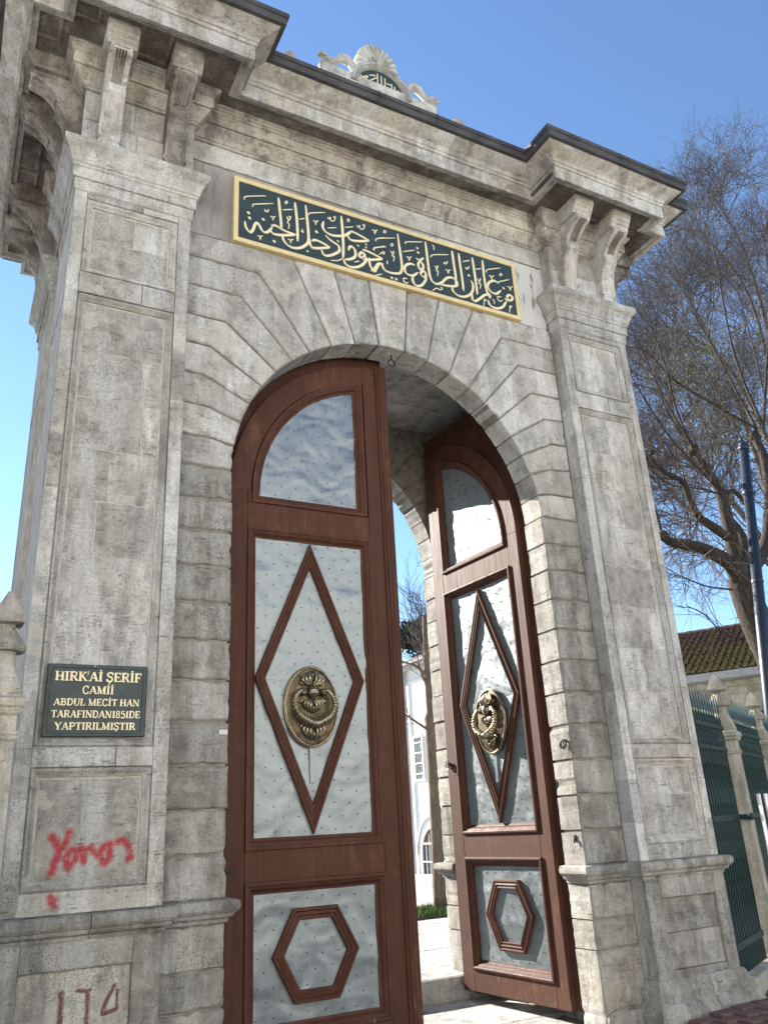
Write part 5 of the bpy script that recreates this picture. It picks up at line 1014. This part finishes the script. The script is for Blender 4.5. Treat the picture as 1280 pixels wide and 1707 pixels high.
# ================================================================ TREES
class Twigs(MB):
    def seg3(s, pts, r0, r1, n=3):
        m = len(pts); s.tube(pts, [r0 + (r1 - r0) * i / (m - 1) for i in range(m)], n, False)
def wander(p, d, L, n, curl, up):
    pts = [Vector(p)]; d = Vector(d).normalized()
    for i in range(n):
        d = (d + Vector((random.gauss(0, curl), random.gauss(0, curl), random.gauss(0, curl) + up))).normalized(); pts.append(pts[-1] + d * (L / n))
    return pts
def smooth3(pts, n=5):
    return [Vector(v) for v in catmull([Vector(p) for p in pts], n)] if len(pts) > 2 else [Vector(p) for p in pts]
def grow(mb, base, r, lev, cfg, fwd):
    L, n, cnt, curl, up, spread = cfg[lev]
    for i in range(cnt):
        t = random.uniform(.12, 1) ** .8; k = min(len(base) - 2, int(t * (len(base) - 1))); p = base[k].lerp(base[k + 1], random.random()); d = (base[k + 1] - base[k]).normalized()
        side = Vector((random.gauss(0, 1), random.gauss(0, 1), random.gauss(0, 1))); side = (side - d * side.dot(d)).normalized()
        dd = (d * random.uniform(.5, 1.1) + side * spread + Vector(fwd) * .15).normalized(); LL = L * random.uniform(.5, 1.3) * (1.15 - .5 * t); pts = wander(p, dd, LL, n, curl, up)
        mb.seg3(pts, r * .6 * (1.1 - .5 * t), r * .18, 4 if r > .02 else 3)
        if lev + 1 < len(cfg): grow(mb, pts, r * .52, lev + 1, cfg, fwd)
random.seed(21)
tr = empty('bare_tree', (10.6, 4, 0)); tag(tr, 'big pollarded bare tree with thick forked trunk behind the metal pole', 'tree')
O = Vector((10.6, 4, 0))
trunk = MB(); lim = MB(); tw = Twigs()
for i, (r0, r1, pts) in enumerate(DATA['limbs']):
    P = [v - O for v in smooth3(pts, 5)]; n = len(P)
    rad = [(r0 + (r1 - r0) * k / (n - 1)) * (.85 if i < 7 else .7) * (1 + .12 * noise.noise(Vector((k * .7, i, 0)))) for k in range(n)]
    if i == 0: P = [Vector((P[0].x + .25, P[0].y, -.2))] + P; rad = [rad[0] * 1.25] + rad
    (trunk if i == 0 else lim).tube(P, rad, 12 if i < 7 else 5, True)
    if i == 0: continue
    if i < 7:
        for k in range(3): lim.ball(P[-1] + Vector((jt(.05), jt(.05), jt(.05))), rad[-1] * 1.5, 8, 6)
        grow(tw, P[n // 3:], .026, 0, [(2.3, 8, 14, .13, .03, .9), (.9, 5, 5, .16, .0, .7), (.45, 3, 2, .2, 0, .6)], (-.3, 0, .5))
    else: grow(tw, P, .016, 0, [(1.5, 7, 9, .13, .03, .6), (.7, 4, 4, .16, .0, .7), (.35, 3, 2, .2, 0, .6)], (-.1, 0, .3))
trunk.build('trunk', M['bark'], tr, True); lim.build('limbs', M['bark'], tr, True); o = tw.build('twigs', M['twig'], tr, recalc=False); o['kind'] = 'stuff'
ft = empty('far_tree', (26.5, 11, 0)); tag(ft, 'huge leafless tree of dense fine violet grey twigs behind the pollarded tree', 'tree')
O = Vector((26.5, 11, 0)); lim = MB(); tw = Twigs(); random.seed(4)
bt = MB().tube([(0, 0, -.2), (-.1, 0, 4), (-.2, 0, 9), (-.4, 0, 12)], [.6, .5, .45, .35], 12).build('trunk', M['bark'], ft, True)
for r0, r1, pts in DATA['back']:
    P = [v - O for v in smooth3(pts, 4)]; n = len(P); lim.tube(P, [r0 * .6 + (r1 - r0) * .6 * k / (n - 1) for k in range(n)], 6, False)
    grow(tw, P, .065, 0, [(3.9, 7, 17, .10, .03, .95), (2.2, 5, 10, .14, .02, .95), (1.2, 4, 8, .18, .02, .9), (.7, 3, 3, .2, .0, .9)], (-.25, 0, .5))
lim.build('limbs', M['twig_far'], ft, True); o = tw.build('twigs', M['twig_far'], ft, recalc=False); o['kind'] = 'stuff'
mb = MB(); random.seed(9)
for (cx_, cy_, cz_, rr) in DATA['buds']:
    for i in range(1500):
        v = Vector((random.gauss(0, 1), random.gauss(0, 1), random.gauss(0, 1))) * rr * .45 + Vector((cx_, cy_, cz_)) - O; a = Vector((jt(1), jt(1), jt(1))).normalized() * .07; b = Vector((jt(1), jt(1), jt(1))).normalized() * .07
        mb.add([v, v + a, v + b], [(0, 1, 2)])
o = mb.build('young_leaves', M['leaf_young'], ft, recalc=False); o['kind'] = 'stuff'
# young street tree in the courtyard
yt = empty('young_tree', (4.9, 8.0, .17)); tag(yt, 'slim young bare tree growing in the grass strip inside the gate', 'tree')
MB().tube([(0, 0, -.05), (-.02, 0, .3), (.0, 0, 1.2), (.03, 0, 2.3), (.05, .0, 3.3), (.055, 0, 3.5), (.06, 0, 3.62), (.05, 0, 4.4), (.06, 0, 5.6)], [.15, .125, .115, .115, .12, .135, .085, .07, .03], 12).ball((.11, -.08, 3.1), .05, 7, 5).ball((.1, -.05, 2.25), .045, 7, 5).build('trunk', M['bark_young'], yt, True)
tw = Twigs(); random.seed(3)
for a in ([(.03, 0, 3.25), (-.2, .0, 3.38), (-.45, .05, 3.55), (-.75, .1, 3.68)], [(.05, 0, 4.35), (-.2, .02, 4.55), (-.45, .05, 4.62), (-.8, .1, 4.75)], [(.05, 0, 4.1), (-.15, -.1, 4.4), (-.25, -.15, 4.75)], [(.06, 0, 4.6), (.2, .1, 4.9), (.3, .2, 5.4)], [(.05, 0, 3.55), (.3, .2, 3.9), (.4, .3, 4.4)]):
    P = smooth3(a, 4); tw.tube(P, [.035 * (1 - .7 * k / (len(P) - 1)) for k in range(len(P))], 6, True); grow(tw, P, .018, 0, [(.9, 6, 7, .15, .06, .9), (.4, 4, 3, .2, .03, .8)], (-.1, 0, .6))
tw.build('branches', M['bark_young'], yt, recalc=False)
# ivy-clad dark tree and bare tree rising behind the white roof
def clump(mb, c, r, n, sz):
    for i in range(n):
        v = Vector((random.gauss(0, 1), random.gauss(0, 1), random.gauss(0, 1))); v = v.normalized() * r * random.uniform(.5, 1.05); v.z *= 1.2; v += Vector(c)
        a = Vector((jt(1), jt(1), jt(1))).normalized() * sz; b = Vector((jt(1), jt(1), jt(1))).normalized() * sz; mb.add([v - a, v + b, v + a, v - b], [(0, 1, 2, 3)])
it = empty('ivy_clad_tree', (13.3, 22, 0)); tag(it, 'dark ivy covered tree top showing above the white building', 'tree')
MB().tube([(0, 0, -.1), (.1, 0, 5), (.3, 0, 9.6)], [.3, .22, .1], 9).build('trunk', M['bark'], it); mb = MB(); random.seed(8)
for c in ((-.2, 0, 6.6, 1.1), (.3, 0, 7.6, 1.0), (.9, .3, 8.4, .9), (-.5, .3, 8.9, .55), (1.2, 0, 9.3, .7), (.1, 0, 9.2, .45), (1.9, 0, 7.4, 1.1), (2.3, .2, 8.9, .9)): clump(mb, c[:3], c[3], 750, .10)
mb.build('crown', M['leaf_dark'], it, recalc=False)['kind'] = 'stuff'
bt2 = empty('bare_courtyard_tree', (12.3, 20, 0)); tag(bt2, 'leafless grey tree left of the ivy covered tree above the white roof', 'tree'); tw = Twigs(); random.seed(13)
P0 = [Vector((0, 0, 0)), Vector((.1, 0, 4)), Vector((0, 0, 7)), Vector((.1, 0, 8.6))]; MB().tube(P0, [.25, .2, .12, .05], 8).build('trunk', M['bark'], bt2)
grow(tw, P0[1:], .05, 0, [(2.8, 8, 22, .1, .10, .8), (1.4, 6, 8, .14, .08, .7), (.8, 4, 5, .18, .05, .7)], (0, 0, .9)); tw.build('branches', M['twig_far'], bt2, recalc=False)['kind'] = 'stuff'

# unseen pale houses added across the street to throw warm light on the gate
for x0, wd_, h_, lab in ((-26, 12, 11.5, 'unseen pale house added across the street to bounce light, leftmost of three'), (-13.5, 14, 13.0, 'tallest unseen pale house added across the street to bounce light, facing the gate'), (1, 15, 11.0, 'unseen pale house added across the street to bounce light, rightmost of three')):
    ho = empty('reflector_house', (x0, -16, 0)); tag(ho, lab, 'house', 'unseen houses added across the street to bounce light')
    MB().box(0, wd_, -8, 0, -.1, h_).build('wall', M['house_front'], ho); MB().box(-.1, wd_ + .1, -8.2, .3, h_, h_ + .3).build('roof', M['tile'], ho)
    for zf in (1.0, 4.2, 7.4):
        for i in range(int(wd_ / 3)):
            f_ = MB().box(1 + i * 3 - .08, 2.2 + i * 3 + .08, 0, .05, zf - .08, zf + 1.78, .01).build('window', M['render_white'], ho); MB().box(1 + i * 3, 2.2 + i * 3, .04, .06, zf, zf + 1.7).build('pane', M['dark_glass'], f_)
